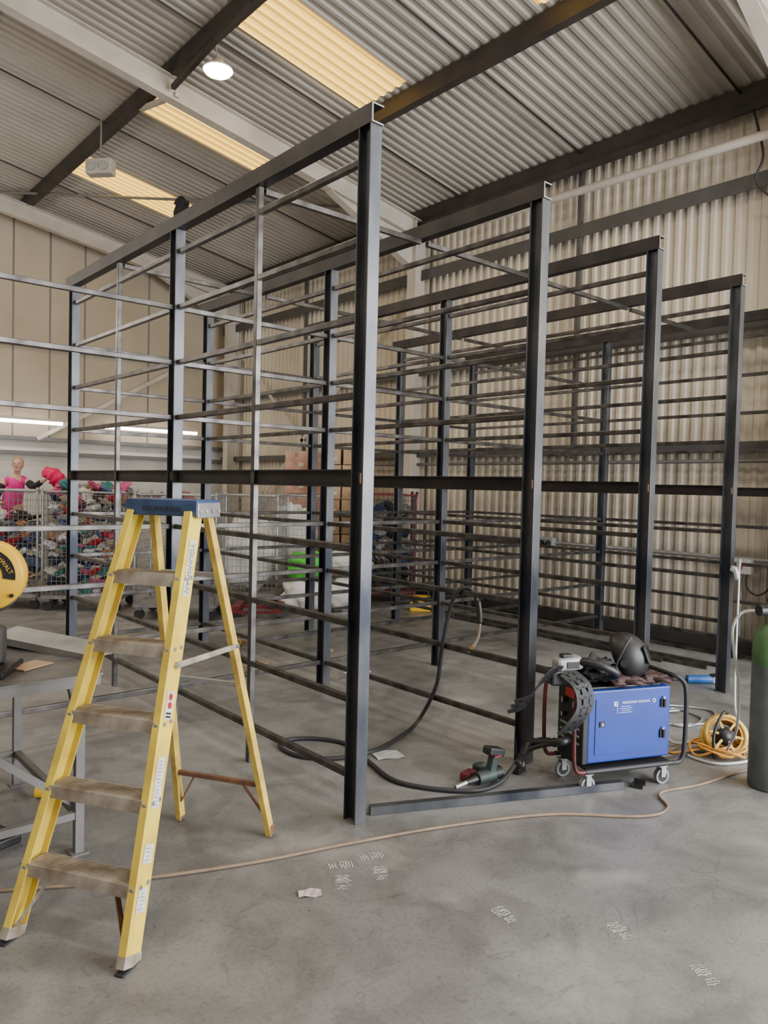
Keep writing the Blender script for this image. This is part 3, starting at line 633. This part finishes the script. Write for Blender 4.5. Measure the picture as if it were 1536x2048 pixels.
dr=root('cordless_drill',G(.55,4.0),YAW+math.radians(35),'dirty teal and black cordless drill with red accents lying on floor','drill')
mb=MB();mb.cyl(.035,(-.02,0,.045),(.14,0,.05),m_teal,18);mb.cyl(.036,(.10,0,.05),(.15,0,.05),m_dark,18);mb.rbox((.05,.05,.12),(.09,.0,.10),m_teal,.015,rot=(0,.25,0));mb.obj('drill_body',dr)
mb=MB();mb.cyl(.022,(-.02,0,.045),(-.09,0,.04),m_dark,14,r2=.016);mb.cyl(.012,(-.09,0,.04),(-.17,0,.03),m_galv,10);mb.obj('chuck',dr)
mb=MB();mb.rbox((.11,.07,.045),(.10,0,.175),m_dark,.01,rot=(0,.25,0));mb.box((.05,.072,.01),(.1,0,.155),m_dred);mb.obj('battery',dr)
mb=MB();mb.rbox((.10,.06,.05),(.0,.09,.03),m_dred,.012,rot=(0,0,.3));mb.rbox((.08,.05,.07),(.10,.11,.04),m_teal,.015);mb.obj('side_handle',dr)
mb=MB();p0=G(.80,4.22)
mb.rbox((.10,.05,.03),p0+Vector((0,0,.015)),m_dark,.005,rot=(0,0,.3));mb.cyl(.006,p0+Vector((-.02,0,.03)),p0+Vector((-.03,0,.2)),m_dark,8,r2=.002);mb.cyl(.018,p0+Vector((.03,0,.03)),p0+Vector((.03,0,.06)),m_galv,10);top(mb.obj('magnetic_clamp'),'small black magnetic welding clamp with upright spike','clamp')
bg=root('angle_grinder',G(2.72,6.33),YAW,'blue angle grinder lying on concrete beside a rack post','angle grinder')
mb=MB();mb.cyl(.035,(-.11,0,.035),(.10,0,.037),mat('blue_tool_plastic',(.02,.13,.42),.45),16);mb.obj('grinder_body',bg)
mb=MB();mb.rbox((.07,.06,.06),(.13,0,.035),m_gtool,.012);mb.lathe([(.0,0),(.058,0),(.058,.003),(0,.003)],m_dark,Matrix.Translation((.14,0,.07)));mb.obj('gear_head',bg)
mb=MB();mb.tube([(-.11,0,.03),(-.2,.05,.01),(-.4,.0,.01),(-.6,.1,.01)],.005,m_rubber,6);mb.obj('power_lead',bg)

for (X,d,w,h,r_,m_,lb) in((.056,4.435,.17,.13,.4,m_paper,'white sheet of paper lying on the floor'),(-.255,2.892,.09,.055,.2,m_ppaper,'pale pink scrap of paper on the concrete floor')):
    mb=MB();vs=[];
    for i in range(5):
        for j in range(5): vs.append((w*(i/4-.5),h*(j/4-.5),.004+.004*math.sin(i*1.7+j)))
    mb.add(vs,[(i*5+j,i*5+j+1,(i+1)*5+j+1,(i+1)*5+j) for i in range(4) for j in range(4)],m_,Matrix.Translation(G(X,d))@Matrix.Rotation(YAW+r_,4,'Z'))
    top(mb.obj('paper_sheet' if w>.1 else 'paper_scrap'),lb,'paper')
for (X,d,r_) in((.02,3.06,.2),(-.13,2.98,.1),(.492,2.776,.5),(.90,2.69,.35),(1.107,2.449,.2),(-.02,3.20,-1.2),(-.15,3.12,-1.3)):
    mb=MB();M=Matrix.Translation(G(X,d,.0012))@Matrix.Rotation(YAW+r_,4,'Z')
    for i in range(9):
        t=i/8;w=.038*(1-.45*abs(t-.62))
        if i==3: continue
        x0_=-w*random.uniform(.6,1);x1_=w*random.uniform(.6,1);y=i*.012-.05
        vs=[]
        for q in range(5):
            xx=x0_+(x1_-x0_)*q/4;dy=.004*(q%2)+random.uniform(-.0015,.0015)
            vs+=[(xx,y+dy,0),(xx,y+dy+.0075*random.uniform(.5,1.1),0)]
        mb.add(vs,[(q*2,q*2+2,q*2+3,q*2+1) for q in range(4)],m_foot,M)
    o=mb.obj('boot_print',parent=floor)

# ------------------------------------------------------------------ lamps and roof things
lp=root('high_bay_lamp',(3.80,7.15,5.86),0,'round glowing high bay lamp hung from the roof','lamp')
mb=MB();mb.lathe([(0,.10),(.06,.10),(.08,.05),(.15,.02),(.16,0),(.15,-.0)],m_white);mb.obj('housing',lp)
mb=MB();mb.lathe([(0,-.05),(.08,-.045),(.13,-.025),(.15,.004)],m_lamp);mb.obj('diffuser',lp)
mb=MB();mb.cyl(.008,(0,0,.1),(-.04,0,.30),m_galv,8);mb.obj('hanger',lp)
for x in(3.45,6.0):
    r_=root('fluorescent_fitting',(x,13.62,2.58),0,'long white fluorescent batten light fixed near the wall','light fitting',group='fluorescent battens along the wall')
    mb=MB();mb.box((1.85,.07,.05),(0,0,.04),m_white);mb.box((.04,.26,.03),(-.8,.14,.05),m_galv);mb.box((.04,.26,.03),(.8,.14,.05),m_galv);mb.obj('batten_body',r_)
    mb=MB();mb.cyl(.04,(-.9,0,0),(.9,0,0),m_tube,12);mb.obj('tube',r_)
hb=root('twin_spotlight',(3.50,9.6,5.52),math.radians(-50),'grey twin round spotlight box bracketed under the roof','light fitting')
m_spot=mat('dusty_grey_housing',(.40,.38,.34),.6,0,(.3,.28,.25),6)
mb=MB();mb.rbox((.34,.15,.19),(0,0,0),m_spot,.015);mb.obj('housing',hb)
for x in(-.08,.08):
    mb=MB();mb.cyl(.055,(x,-.075,0),(x,-.095,0),m_gtool,20);mb.obj('lens',hb)
mb=MB();mb.cyl(.012,(0,0,.095),(0,0,.60),m_grey,8);mb.obj('bracket',hb)
c_=Vector((5.2,10.9,5.86));mb=MB()
vs=[]
for i in range(9):
    for j in range(9):
        a=i/8;vs.append(c_+Vector((.13*(a-.5)+.02*math.sin(j*.9),-.15*(a-.5)-.03+.03*math.sin(a*9+j*.5),.08-.40*(j/8)*(1-.25*abs(a-.4)))))
mb.add(vs,[(i*9+j,i*9+j+1,(i+1)*9+j+1,(i+1)*9+j) for i in range(8) for j in range(8)],m_blk,None,True)
mb.tube([c_+Vector((-.06,.07,.0)),c_+Vector((0,.0,.10)),c_+Vector((.06,-.09,.0))],.03,m_blk,8)
o=mb.obj('rag');o.modifiers.new('t','SOLIDIFY').thickness=.01;top(o,'black rag draped over the roof brace','cloth')
mb=MB();mb.tube([(7.5,3.3,5.35),(7.52,3.2,4.9),(7.5,3.25,4.65),(7.58,3.05,4.45),(7.64,2.9,4.66)],.012,m_rubber,6);top(mb.obj('cable'),'black cable drooping from the eaves beside the wall','cable')
mb=MB();mb.cyl(.025,(7.64,-1,.97),(7.64,11,.97),m_galv,8);mb.cyl(.015,(7.64,3.3,.97),(7.64,3.3,.2),m_galv,8)
mb.cyl(.02,(7.62,-1,1.95),(7.62,11,1.95),m_grey,8);trim(mb)
es=root('emergency_stop_switch',(7.60,3.27,.90),0,'grey wall switch box with red emergency stop button','switch')
mb=MB();mb.rbox((.08,.18,.15),(0,0,0),m_label,.01);mb.obj('switch_box',es)
mb=MB();mb.cyl(.035,(-.04,.02,0),(-.065,.02,0),m_red,16);mb.obj('stop_button',es)
mb=MB();mb.tube([(0,-.04,-.06),(-.02,-.05,-.2),(-.02,-.15,-.27),(-.0,-.25,-.2),(0,-.3,-.05)],.009,m_rubber,6);mb.obj('cable',es)
jb=root('socket_box',(7.60,5.65,.98),0,'grey double socket box fixed to the wall conduit','socket')
mb=MB();mb.rbox((.09,.20,.11),(0,0,0),m_gtool,.01);mb.obj('socket_body',jb)
for y in(-.05,.05):
    mb=MB();mb.cyl(.03,(-.045,y,0),(-.10,y,-.04),m_dark,12);mb.obj('plug',jb)

# ------------------------------------------------------------------ roll cages
def cage_proto(w,h,dp=.72,red=False,lab='',cat='roll cage'):
    r_=root('roll_cage',(0,0,0),0,lab,cat)
    mt=m_dred if red else m_wire
    mb=MB();mb.extr(rect(.04,.04),(-w/2,-dp/2,.17),(w/2,-dp/2,.17),mt,(0,1,0));mb.extr(rect(.04,.04),(-w/2,dp/2,.17),(w/2,dp/2,.17),mt,(0,1,0))
    mb.extr(rect(.04,.04),(-w/2,-dp/2,.17),(-w/2,dp/2,.17),mt,(1,0,0));mb.extr(rect(.04,.04),(w/2,-dp/2,.17),(w/2,dp/2,.17),mt,(1,0,0))
    mb.box((w-.04,dp-.04,.012),(0,0,.18),mt);mb.obj('base',r_)
    def panel(p0,p1,z0,z1,nm,step=.055):
        mb=MB();p0=Vector(p0);p1=Vector(p1);L_=(p1-p0).length
        mb.tube([p0+Vector((0,0,z0)),p0+Vector((0,0,z1-.06)),p0.lerp(p1,.06)+Vector((0,0,z1)),p0.lerp(p1,.94)+Vector((0,0,z1)),p1+Vector((0,0,z1-.06)),p1+Vector((0,0,z0))],.013,m_dred if red else m_galv,6,3)
        k=int(L_/step);mw=m_blk if red else mt
        for i in range(1,k): 
            q=p0.lerp(p1,i/k);mb.extr(rect(.0045,.0045),q+Vector((0,0,z0)),q+Vector((0,0,z1)),mw,(1,0,0))
        z=z0
        while z<z1-.02:
            mb.extr(rect(.0045,.0045),p0+Vector((0,0,z)),p1+Vector((0,0,z)),mw,(0,0,1));z+=step*1.6
        mb.obj(nm,r_)
    panel((-w/2,-dp/2,0),(w/2,-dp/2,0),.19,h,'front_panel');panel((-w/2,dp/2,0),(w/2,dp/2,0),.19,h,'back_panel')
    panel((-w/2,-dp/2,0),(-w/2,dp/2,0),.19,h,'side_panel');panel((w/2,-dp/2,0),(w/2,dp/2,0),.19,h,'side_panel')
    for x in(-w/2+.05,w/2-.05):
        for y in(-dp/2+.05,dp/2-.05):
            mb=MB();mb.cyl(.06,(x,y-.018,.06),(x,y+.018,.06),m_rubber,16);mb.box((.05,.05,.05),(x,y,.135),mt);mb.obj('castor',r_)
    return r_
GRP='wire roll cages in the sorting area'
CY=YAW+math.radians(3)
def cplace(r_,X,d,yaw=CY): r_.location=G(X,d);r_.rotation_euler=(0,0,yaw)
L1='galvanised wire roll cage heaped with mixed second-hand clothes'
cg=cage_proto(.92,1.45,.72,False,L1);cg['group']=GRP;cplace(cg,-3.69,9.45)
c2=dup(cg,label=L1);cplace(c2,-4.70,9.5,CY-.03)
c3=dup(cg,label='empty galvanised wire roll cage standing on concrete');cplace(c3,-2.42,9.0)
c4=dup(cg,label='galvanised wire roll cage lined with white sheeting');cplace(c4,-1.80,9.95,CY-.1)
c5=dup(cg,label='galvanised roll cage holding a flat white bag');cplace(c5,-1.35,10.95)
c6=cage_proto(.80,1.5,.7,True,'dark red framed roll cage hung with dark clothes');c6['group']=GRP;cplace(c6,.02,10.55)
cols=[(.70,.68,.65),(.55,.02,.04),(.02,.03,.09),(.65,.12,.25),(.02,.02,.02),(.05,.22,.22),(.2,.2,.21),(.15,.03,.12),(.45,.38,.28),(.6,.6,.62),(.08,.10,.25),(.50,.22,.12),(.30,.30,.32),(.75,.73,.71)]
cn=['white','red','navy','pink','black','teal','grey','plum','beige','pale grey','blue','orange','grey','white']
gm=[mat('fabric_'+str(i),c_,.85,0,tuple(x*.5 for x in c_),9,5,.4,bscale=16) for i,c_ in enumerate(cols)]
gmesh=[]
for i in range(6):
    for j in range(len(cols)):
        if (i+j)%3: continue
        mb=MB()
        def fn(v,i=i,j=j):
            sd=i*3.1+j
            q=noise.noise(v*1.6+Vector((sd,sd*1.7,0)))+.3*abs(noise.noise(v*3.6+Vector((sd*3,0,sd))))
            r_=1-abs(noise.noise(v*2.4+Vector((0,sd,sd))))*.6
            return v*(r_+.5*q)
        mb.ell((.15,.11,.06),(0,0,0),gm[j],None,26,18,fn)
        o=mb.obj('garment');gmesh.append((o.data,j));bpy.data.objects.remove(o)
def garment(loc,s_=1.,grp='clothes heaped in the roll cages',only=None):
    me,j=random.choice([g_ for g_ in gmesh if only is None or g_[1] in only])
    o=bpy.data.objects.new('garment',me);COL.objects.link(o);o.location=loc;o.scale=(s_*random.uniform(.8,1.3),s_*random.uniform(.8,1.2),s_*random.uniform(.7,1.1))
    o.rotation_euler=(random.uniform(-.7,.7),random.uniform(-.7,.7),random.uniform(0,6.28))
    top(o,'crumpled '+cn[j]+' garment in a heap of clothes','clothing',group=grp)
for n_c,(X,d,yw) in enumerate(((-3.69,9.45,CY),(-4.70,9.5,CY-.03))):
    M=Matrix.Translation(G(X,d))@Matrix.Rotation(yw,4,'Z')
    for r_ in range(11 if n_c==0 else 9):
        for c_ in range(8):
            garment(M@Vector((-.37+c_*.105+random.uniform(-.03,.03),-.23+random.uniform(-.03,.03),.26+r_*.110+random.uniform(-.03,.03))),.66)
    if n_c==0:
        for c_ in range(7):
            for r_ in range(3): garment(M@Vector((-.36+c_*.12,-.15+r_*.17,1.46+random.uniform(-.03,.07))),.85)
M=Matrix.Translation(G(.02,10.55))@Matrix.Rotation(CY,4,'Z')
for r_ in range(7):
    for c_ in range(4): garment(M@Vector((-.24+c_*.16,-.12,.3+r_*.17)),1.0,'dark clothes in the red cage',only=(2,4,4,6,12))
def bag(nm,X,d,z,rad,m_,lab,seed,cat='bag',rot=None,amp=.25,grp=None):
    def fn(v):
        p_=2.6;q=(abs(v.x)**p_+abs(v.y)**p_+abs(v.z)**p_)**(1/p_)
        v=v/q;return v*(1+amp*noise.noise(v*2.2+Vector((seed,0,seed)))+.08*noise.noise(v*7+Vector((0,seed,0))))
    mb=MB();mb.ell(rad,(0,0,0),m_,None,36,24,fn);o=mb.obj(nm);o.location=G(X,d,z);o.rotation_euler=rot or (0,0,YAW)
    top(o,lab,cat)
    if grp:o['group']=grp
    return o
bag('sack',-1.00,9.55,.20,(.27,.25,.2),m_sack,'full white woven sack slumped on the floor',1,grp='white sacks on the floor')
bag('sack',-.46,9.62,.22,(.27,.25,.22),m_sack,'full white woven sack slumped on the floor',2,grp='white sacks on the floor')
bag('sack',-.42,9.70,.62,(.28,.24,.17),m_sack,'white woven sack stacked on other sacks',3,grp='white sacks on the floor')
bag('bag',-.94,9.6,.56,(.27,.22,.18),m_gbag,'bright green plastic bag lying on white sacks',4)
bag('sack',-1.35,10.95,.78,(.34,.14,.52),m_sack,'tall flat white bag standing inside a roll cage',5)
bag('sack',-1.80,9.95,.70,(.34,.20,.48),m_sack,'bulky white sheet bag inside a roll cage',6)
mb=MB();M=Matrix.Translation(G(-1.50,9.1))@Matrix.Rotation(CY,4,'Z')
mb.box((.6,.1,.03),(0,-.2,.08),m_dred,M=M);mb.box((.6,.1,.03),(0,.2,.08),m_dred,M=M);mb.box((.1,.5,.05),(.25,0,.12),m_dred,M=M);mb.box((.1,.5,.05),(-.25,0,.12),m_dred,M=M)
for x in(-.25,.25):
    for y in(-.2,.2): mb.cyl(.035,M@Vector((x,y-.02,.035)),M@Vector((x,y+.02,.035)),m_rubber,12)
top(mb.obj('trolley_base'),'low dark red steel trolley base on small wheels','trolley')
def carton(p_,s_,yaw,m_=m_box,lab='brown cardboard carton in a stack by the wall'):
    r_=root('cardboard_box',p_,yaw,lab,'box',group='cartons stacked by the wall')
    mb=MB();mb.box(s_,(0,0,s_[2]/2),m_);mb.obj('carton',r_,bevel=.006)
    mb=MB();mb.box((.05,s_[1]+.004,s_[2]*.3),(0,0,s_[2]*.86),m_alu);mb.obj('tape',r_)
    mb=MB();mb.box((s_[0]*.22,s_[1]+.006,s_[2]*.18),(s_[0]*.2,0,s_[2]*.35),m_label);mb.obj('paper_label',r_)
for i in range(6):
    for j in range(2):
        carton(G(-1.38+j*.37+random.uniform(-.015,.015),11.9,.136+i*.335),(.35,.4,.325),YAW+random.uniform(-.06,.06),m_wrap,'shrink wrapped cardboard carton on a pallet')
m_box2=mat('pale_cardboard',(.50,.38,.26),.75,0,(.42,.31,.2),5)
for i in range(8):
    for j in range(2): carton(G(-.78+j*.30+random.uniform(-.01,.01),11.15,.136+i*.255),(.27,.34,.245),YAW+random.uniform(-.08,.08),(m_box,m_box2)[(i*3+j)%2])
for X,d,w in((-1.2,11.9,.8),(-.62,11.15,.6)):
    mb=MB();M=Matrix.Translation(G(X,d))@Matrix.Rotation(YAW,4,'Z')
    for i in range(5): mb.box((.08,.6,.02),(-w/2+.04+i*(w-.08)/4,0,.125),m_box,M=M)
    for y in(-.26,0,.26): mb.box((w,.08,.115),(0,y,.0575),m_box,M=M)
    top(mb.obj('pallet'),'wooden pallet under stacked cardboard cartons','pallet')
yt=root('site_transformer',G(.50,9.75),YAW,'yellow portable site transformer box with black handle','transformer')
mb=MB();mb.rbox((.27,.2,.20),(0,0,.10),m_saw,.02);mb.obj('case',yt)
mb=MB();mb.tube([(-.1,0,.19),(-.09,0,.26),(.09,0,.26),(.1,0,.19)],.012,m_dark,8);mb.obj('handle',yt)
mb=MB();mb.rbox((.08,.01,.08),(-.06,-.1,.10),m_dark,.004);mb.rbox((.06,.01,.06),(.06,-.1,.10),m_galv,.004);mb.obj('socket_panel',yt)
yp=root('cable_plug',G(-1.66,3.72,0),YAW,'yellow industrial plug on black lead under the table','plug')
mb=MB();mb.cyl(.032,(-.05,0,.034),(.03,0,.034),m_saw,14);mb.cyl(.022,(.03,0,.034),(.08,0,.034),m_saw,12);mb.obj('plug_body',yp)
mb=MB();mb.tube([(.08,0,.03),(.15,.05,.02),(.16,.0,.2),(.14,-.05,.5),(.1,-.1,.74)],.007,m_rubber,8);mb.obj('lead',yp)
mb=MB();mb.rbox((.24,.18,.04),G(-1.70,3.2,.02),m_dark,.008,rot=(0,0,.3));mb.rbox((.12,.1,.004),G(-1.71,3.2,.042),m_gtool,.002,rot=(0,0,.3));top(mb.obj('tool_tray'),'flat black tool tray on floor under the table','tray')
mb=MB();mb.tube([G(-1.5,7.4,.02),G(-1.42,7.3,.03),G(-1.34,7.42,.03),G(-1.45,7.5,.03),G(-1.38,7.35,.04)],.012,m_brass,8);top(mb.obj('ratchet_strap'),'crumpled yellow brown strap lying on the floor','strap')
for i,(X,d,r_) in enumerate(((-1.1,6.6,.4),(-.55,7.3,1.2),(-.2,6.4,.1))):
    mb=MB();mb.box((.22,.12,.008),G(X,d,.006),m_box if i<2 else m_paper,rot=(0,0,r_));top(mb.obj('cardboard_scrap'),'flat scrap of packaging lying on the concrete floor','cardboard')

# ------------------------------------------------------------------ person
PP=(-5.52,11.2,.16);PYW=YAW+math.radians(14)
pr=root('person',G(*PP),PYW,'person in pink top holding up a raspberry coloured garment','person')
def skin_obj(name,V,E,R,m_,extra=None,vox=None,sub=2):
    me=bpy.data.meshes.new(name);me.from_pydata([Vector(v) for v in V],E,[]);o=bpy.data.objects.new(name,me);COL.objects.link(o)
    md=o.modifiers.new('s','SKIN')
    sv=me.skin_vertices[0].data
    for i,r_ in enumerate(R):
        sv[i].radius=(r_ if isinstance(r_,tuple) else (r_,r_));sv[i].use_root=(i==0)
    md.use_smooth_shade=True
    o.modifiers.new('ss','SUBSURF').levels=sub
    dg=bpy.context.evaluated_depsgraph_get();me2=bpy.data.meshes.new_from_object(o.evaluated_get(dg));bpy.data.objects.remove(o)
    if extra:
        bm=bmesh.new();bm.from_mesh(me2)
        m3=bpy.data.meshes.new('t');m3.from_pydata(extra.v,[],extra.f);bm.from_mesh(m3);bm.to_mesh(me2);bm.free()
    me2.materials.clear();me2.materials.append(m_)
    o=bpy.data.objects.new(name,me2);COL.objects.link(o);o.parent=pr
    if vox:
        md=o.modifiers.new('r','REMESH');md.mode='VOXEL';md.voxel_size=vox;md.use_smooth_shade=True
        o.modifiers.new('sm','SMOOTH').iterations=2
        dg=bpy.context.evaluated_depsgraph_get();m4=bpy.data.meshes.new_from_object(o.evaluated_get(dg));o.modifiers.clear();o.data=m4
        m4.materials.clear();m4.materials.append(m_)
    for p_ in o.data.polygons:p_.use_smooth=True
    return o
# torso leans toward the raised arm, head tilted forward
V=[(-.06,.04,.95),(-.04,.02,1.12),(0,0,1.30),(.02,-.02,1.43),(.035,-.04,1.50),(.05,-.06,1.59),(.055,-.07,1.68),
 (.12,-.02,1.415),(.195,-.03,1.39),(.29,-.18,1.31),(.45,-.32,1.42),(.48,-.34,1.445),
 (-.08,-.01,1.41),(-.155,-.02,1.375),(-.24,-.12,1.13),(-.11,-.32,1.08),(-.08,-.38,1.07),
 (.05,.04,.88),(.09,.0,.50),(.11,.03,.09),(.12,-.09,.04),(-.14,.05,.88),(-.14,.01,.50),(-.14,.04,.09),(-.14,-.08,.04)]
E=[(0,1),(1,2),(2,3),(3,4),(4,5),(5,6),(3,7),(7,8),(8,9),(9,10),(10,11),(3,12),(12,13),(13,14),(14,15),(15,16),(0,17),(17,18),(18,19),(19,20),(0,21),(21,22),(22,23),(23,24)]
R=[(.14,.10),(.12,.09),(.13,.10),(.10,.08),.048,.05,.05,.065,.055,.042,.028,.03,.065,.055,.042,.028,.03,.085,.055,.038,.035,.085,.055,.038,.035]
def hand(base,dirv,side,Vs,Es,Rs,root_i):
    d=Vector(dirv).normalized();s_=Vector(side).normalized();n_=d.cross(s_)
    for i,(o,ln) in enumerate(((-.03,.062),(-.01,.075),(.01,.07),(.03,.055))):
        a=Vector(base)+d*.04+s_*o;b_=a+d*ln*.55+n_*.012;c_=b_+d*ln*.3+n_*.035
        k=len(Vs);Vs+= [tuple(a),tuple(b_),tuple(c_)];Rs+=[.010,.009,.008];Es+=[(root_i,k),(k,k+1),(k+1,k+2)]
    a=Vector(base)+s_*-.035+d*.005;b_=a+s_*-.015+d*.03+n_*.02;k=len(Vs);Vs+=[tuple(a),tuple(b_)];Rs+=[.013,.010];Es+=[(root_i,k),(k,k+1)]
hand(V[11],(.7,-.4,.35),(0,.5,.6),V,E,R,11);hand(V[16],(.3,-.9,-.1),(.9,.3,.1),V,E,R,16)
HX,HY,HZ=.055,-.075,-.01
def headpart(mb,rad,loc,m_,**k): mb.ell(rad,(loc[0]+HX,loc[1]+HY,loc[2]+HZ),m_,**k)
ex=MB()
headpart(ex,(.070,.090,.108),(0,0,1.66),m_skin);headpart(ex,(.048,.05,.045),(0,-.035,1.59),m_skin);headpart(ex,(.012,.02,.022),(0,-.095,1.648),m_skin);headpart(ex,(.012,.02,.03),(.072,.01,1.655),m_skin);headpart(ex,(.012,.02,.03),(-.072,.01,1.655),m_skin)
body=skin_obj('body',V,E,R,m_skin,ex,vox=.009)
VT=[(-.06,.04,.90),(-.04,.02,1.12),(0,0,1.30),(.02,-.02,1.42),(.11,-.02,1.415),(.175,-.03,1.395),(-.07,-.01,1.41),(-.14,-.02,1.38)]
skin_obj('pink_top',VT,[(0,1),(1,2),(2,3),(3,4),(4,5),(3,6),(6,7)],[(.185,.13),(.155,.12),(.165,.13),(.10,.095),.08,.07,.08,.07],m_pink)
for (a,b_,c_) in((8,9,10),(13,14,15)):
    skin_obj('black_sleeve',[V[a],V[b_],Vector(V[b_]).lerp(Vector(V[c_]),.92)],[(0,1),(1,2)],[.068,.054,.040],m_blk)
skin_obj('trousers',[(-.05,.04,.95),(.06,.04,.86),(.095,.0,.50),(.11,.03,.12),(-.14,.05,.86),(-.14,.01,.50),(-.14,.04,.12)],[(0,1),(1,2),(2,3),(0,4),(4,5),(5,6)],[(.165,.125),.10,.075,.06,.10,.075,.06],m_blk)
mb=MB()
def hfn(v): return v if v.y>-.30 or v.z>.62 else Vector((v.x*(.98 if v.z<.2 else 1),max(v.y,-.28),v.z))
headpart(mb,(.081,.096,.106),(0,.012,1.678),m_hair,fn=hfn);mb.tube([(HX,HY+.09,1.68),(HX-.01,HY+.14,1.66),(HX-.02,HY+.15,1.58),(HX-.02,HY+.14,1.50)],.025,m_hair,10);mb.obj('hair',pr)
for x in(-.026,.026):
    mb=MB();headpart(mb,(.010,.006,.007),(x,-.083,1.672),m_eye,seg=10,rings=6);mb.obj('eye',pr)
mb=MB();headpart(mb,(.022,.008,.007),(0,-.083,1.608),m_lip,seg=10,rings=6);mb.obj('mouth',pr)
M=Matrix.Translation(G(*PP))@Matrix.Rotation(PYW,4,'Z')
mb=MB()
P_=[M@Vector((.47,-.38,1.50)),M@Vector((.54,-.40,1.54)),M@Vector((.62,-.40,1.49)),M@Vector((.69,-.38,1.38)),M@Vector((.74,-.36,1.24)),M@Vector((.76,-.35,1.10))]
mb.tube(P_,.06,m_hot,18,8,rf=lambda i,N:(.035+.075*math.sin(math.pi*min(1,(i+2)/N)))*(1+.08*math.sin(i*1.1)))
for v in mb.v:
    q=noise.noise(v*12);v+=Vector((q,q*.5,q))*.03
top(mb.obj('fluffy_garment'),'raspberry pink fluffy garment held up by a person','clothing')
mb=MB()
M=Matrix.Translation(G(PP[0],PP[1]))@Matrix.Rotation(PYW,4,'Z')
for i in range(6): mb.box((.1,.9,.02),(-.5+i*.2,0,.148),m_box,M=M)
for y in(-.4,0,.4): mb.box((1.1,.08,.138),(0,y,.069),m_box,M=M)
top(mb.obj('pallet'),'wooden pallet that the person is standing on','pallet')
for i in range(26):
    garment(G(-4.55+(i%13)*.15+random.uniform(-.05,.05),10.6+.25*(i//13)+random.uniform(-.05,.05),1.30+random.uniform(-.03,.14)),.95,'clothes heaped on the sorting bench')
sb=root('sorting_bench',G(-3.6,10.8),YAW,'long sorting bench piled with mixed clothes','bench')
mb=MB();mb.box((2.2,.7,.04),(0,0,1.20),m_white);mb.box((2.2,.03,.5),(0,-.33,.96),m_white);mb.obj('bench_top',sb)
for x in(-1.05,1.05):
    for y in(-.3,.3):
        mb=MB();mb.box((.06,.06,1.18),(x,y,.59),m_grey);mb.obj('leg',sb)

# ------------------------------------------------------------------ lights, world, camera
def area(loc,rot,sx_,sy_,pw,col):
    L_=bpy.data.lights.new('light','AREA');L_.shape='RECTANGLE';L_.size=sx_;L_.size_y=sy_;L_.energy=pw;L_.color=col
    o=bpy.data.objects.new('light',L_);COL.objects.link(o);o.location=loc;o.rotation_euler=rot;return o
def point(loc,pw,col,r=.3):
    L_=bpy.data.lights.new('light','POINT');L_.energy=pw;L_.color=col;L_.shadow_soft_size=r
    o=bpy.data.objects.new('light',L_);COL.objects.link(o);o.location=loc;return o
area((5.0,Y0-.2,2.3),(math.radians(90),0,math.radians(14)),5.0,4.2,1120,(.97,.985,1))      # daylight through open door
for (x,y) in((1.5,11.0),(1.5,6.5),(0.5,1.5),(5.2,1.0)):
    area((x,y,roofz(x)-.5),(0,0,0),.5,.5,80,(1,.92,.79))  # unseen downlights added to brighten the back wall and interior
for loc,pw in(((-.6,4.6,4.6),40),((-1.0,9.5,4.4),115),((3.2,-1.2,4.2),85),((6.6,-1.0,4.2),130),((-.6,12.5,4.2),170)): point(loc,pw,(1,.94,.84))  # out-of-view fill lights added to brighten the roof underside and interior
w=bpy.data.worlds.new('world');bpy.context.scene.world=w;w.use_nodes=True
w.node_tree.nodes['Background'].inputs[0].default_value=(.90,.95,1,1);w.node_tree.nodes['Background'].inputs[1].default_value=1.2
p_=0.0327;r_=0.024;f=1500
F=Vector((C*math.cos(p_),S*math.cos(p_),-math.sin(p_)));R0=Vector((S,-C,0));U0=R0.cross(F)
Rv=R0*math.cos(r_)+U0*math.sin(r_);Uv=U0*math.cos(r_)-R0*math.sin(r_)
cd=bpy.data.cameras.new('camera');co=bpy.data.objects.new('camera',cd);COL.objects.link(co)
M=Matrix((Rv,Uv,-F)).transposed().to_4x4();M.translation=(0,0,1.6);co.matrix_world=M
cd.sensor_fit='VERTICAL';cd.sensor_height=24;cd.lens=24*f/2048
bpy.context.scene.camera=co
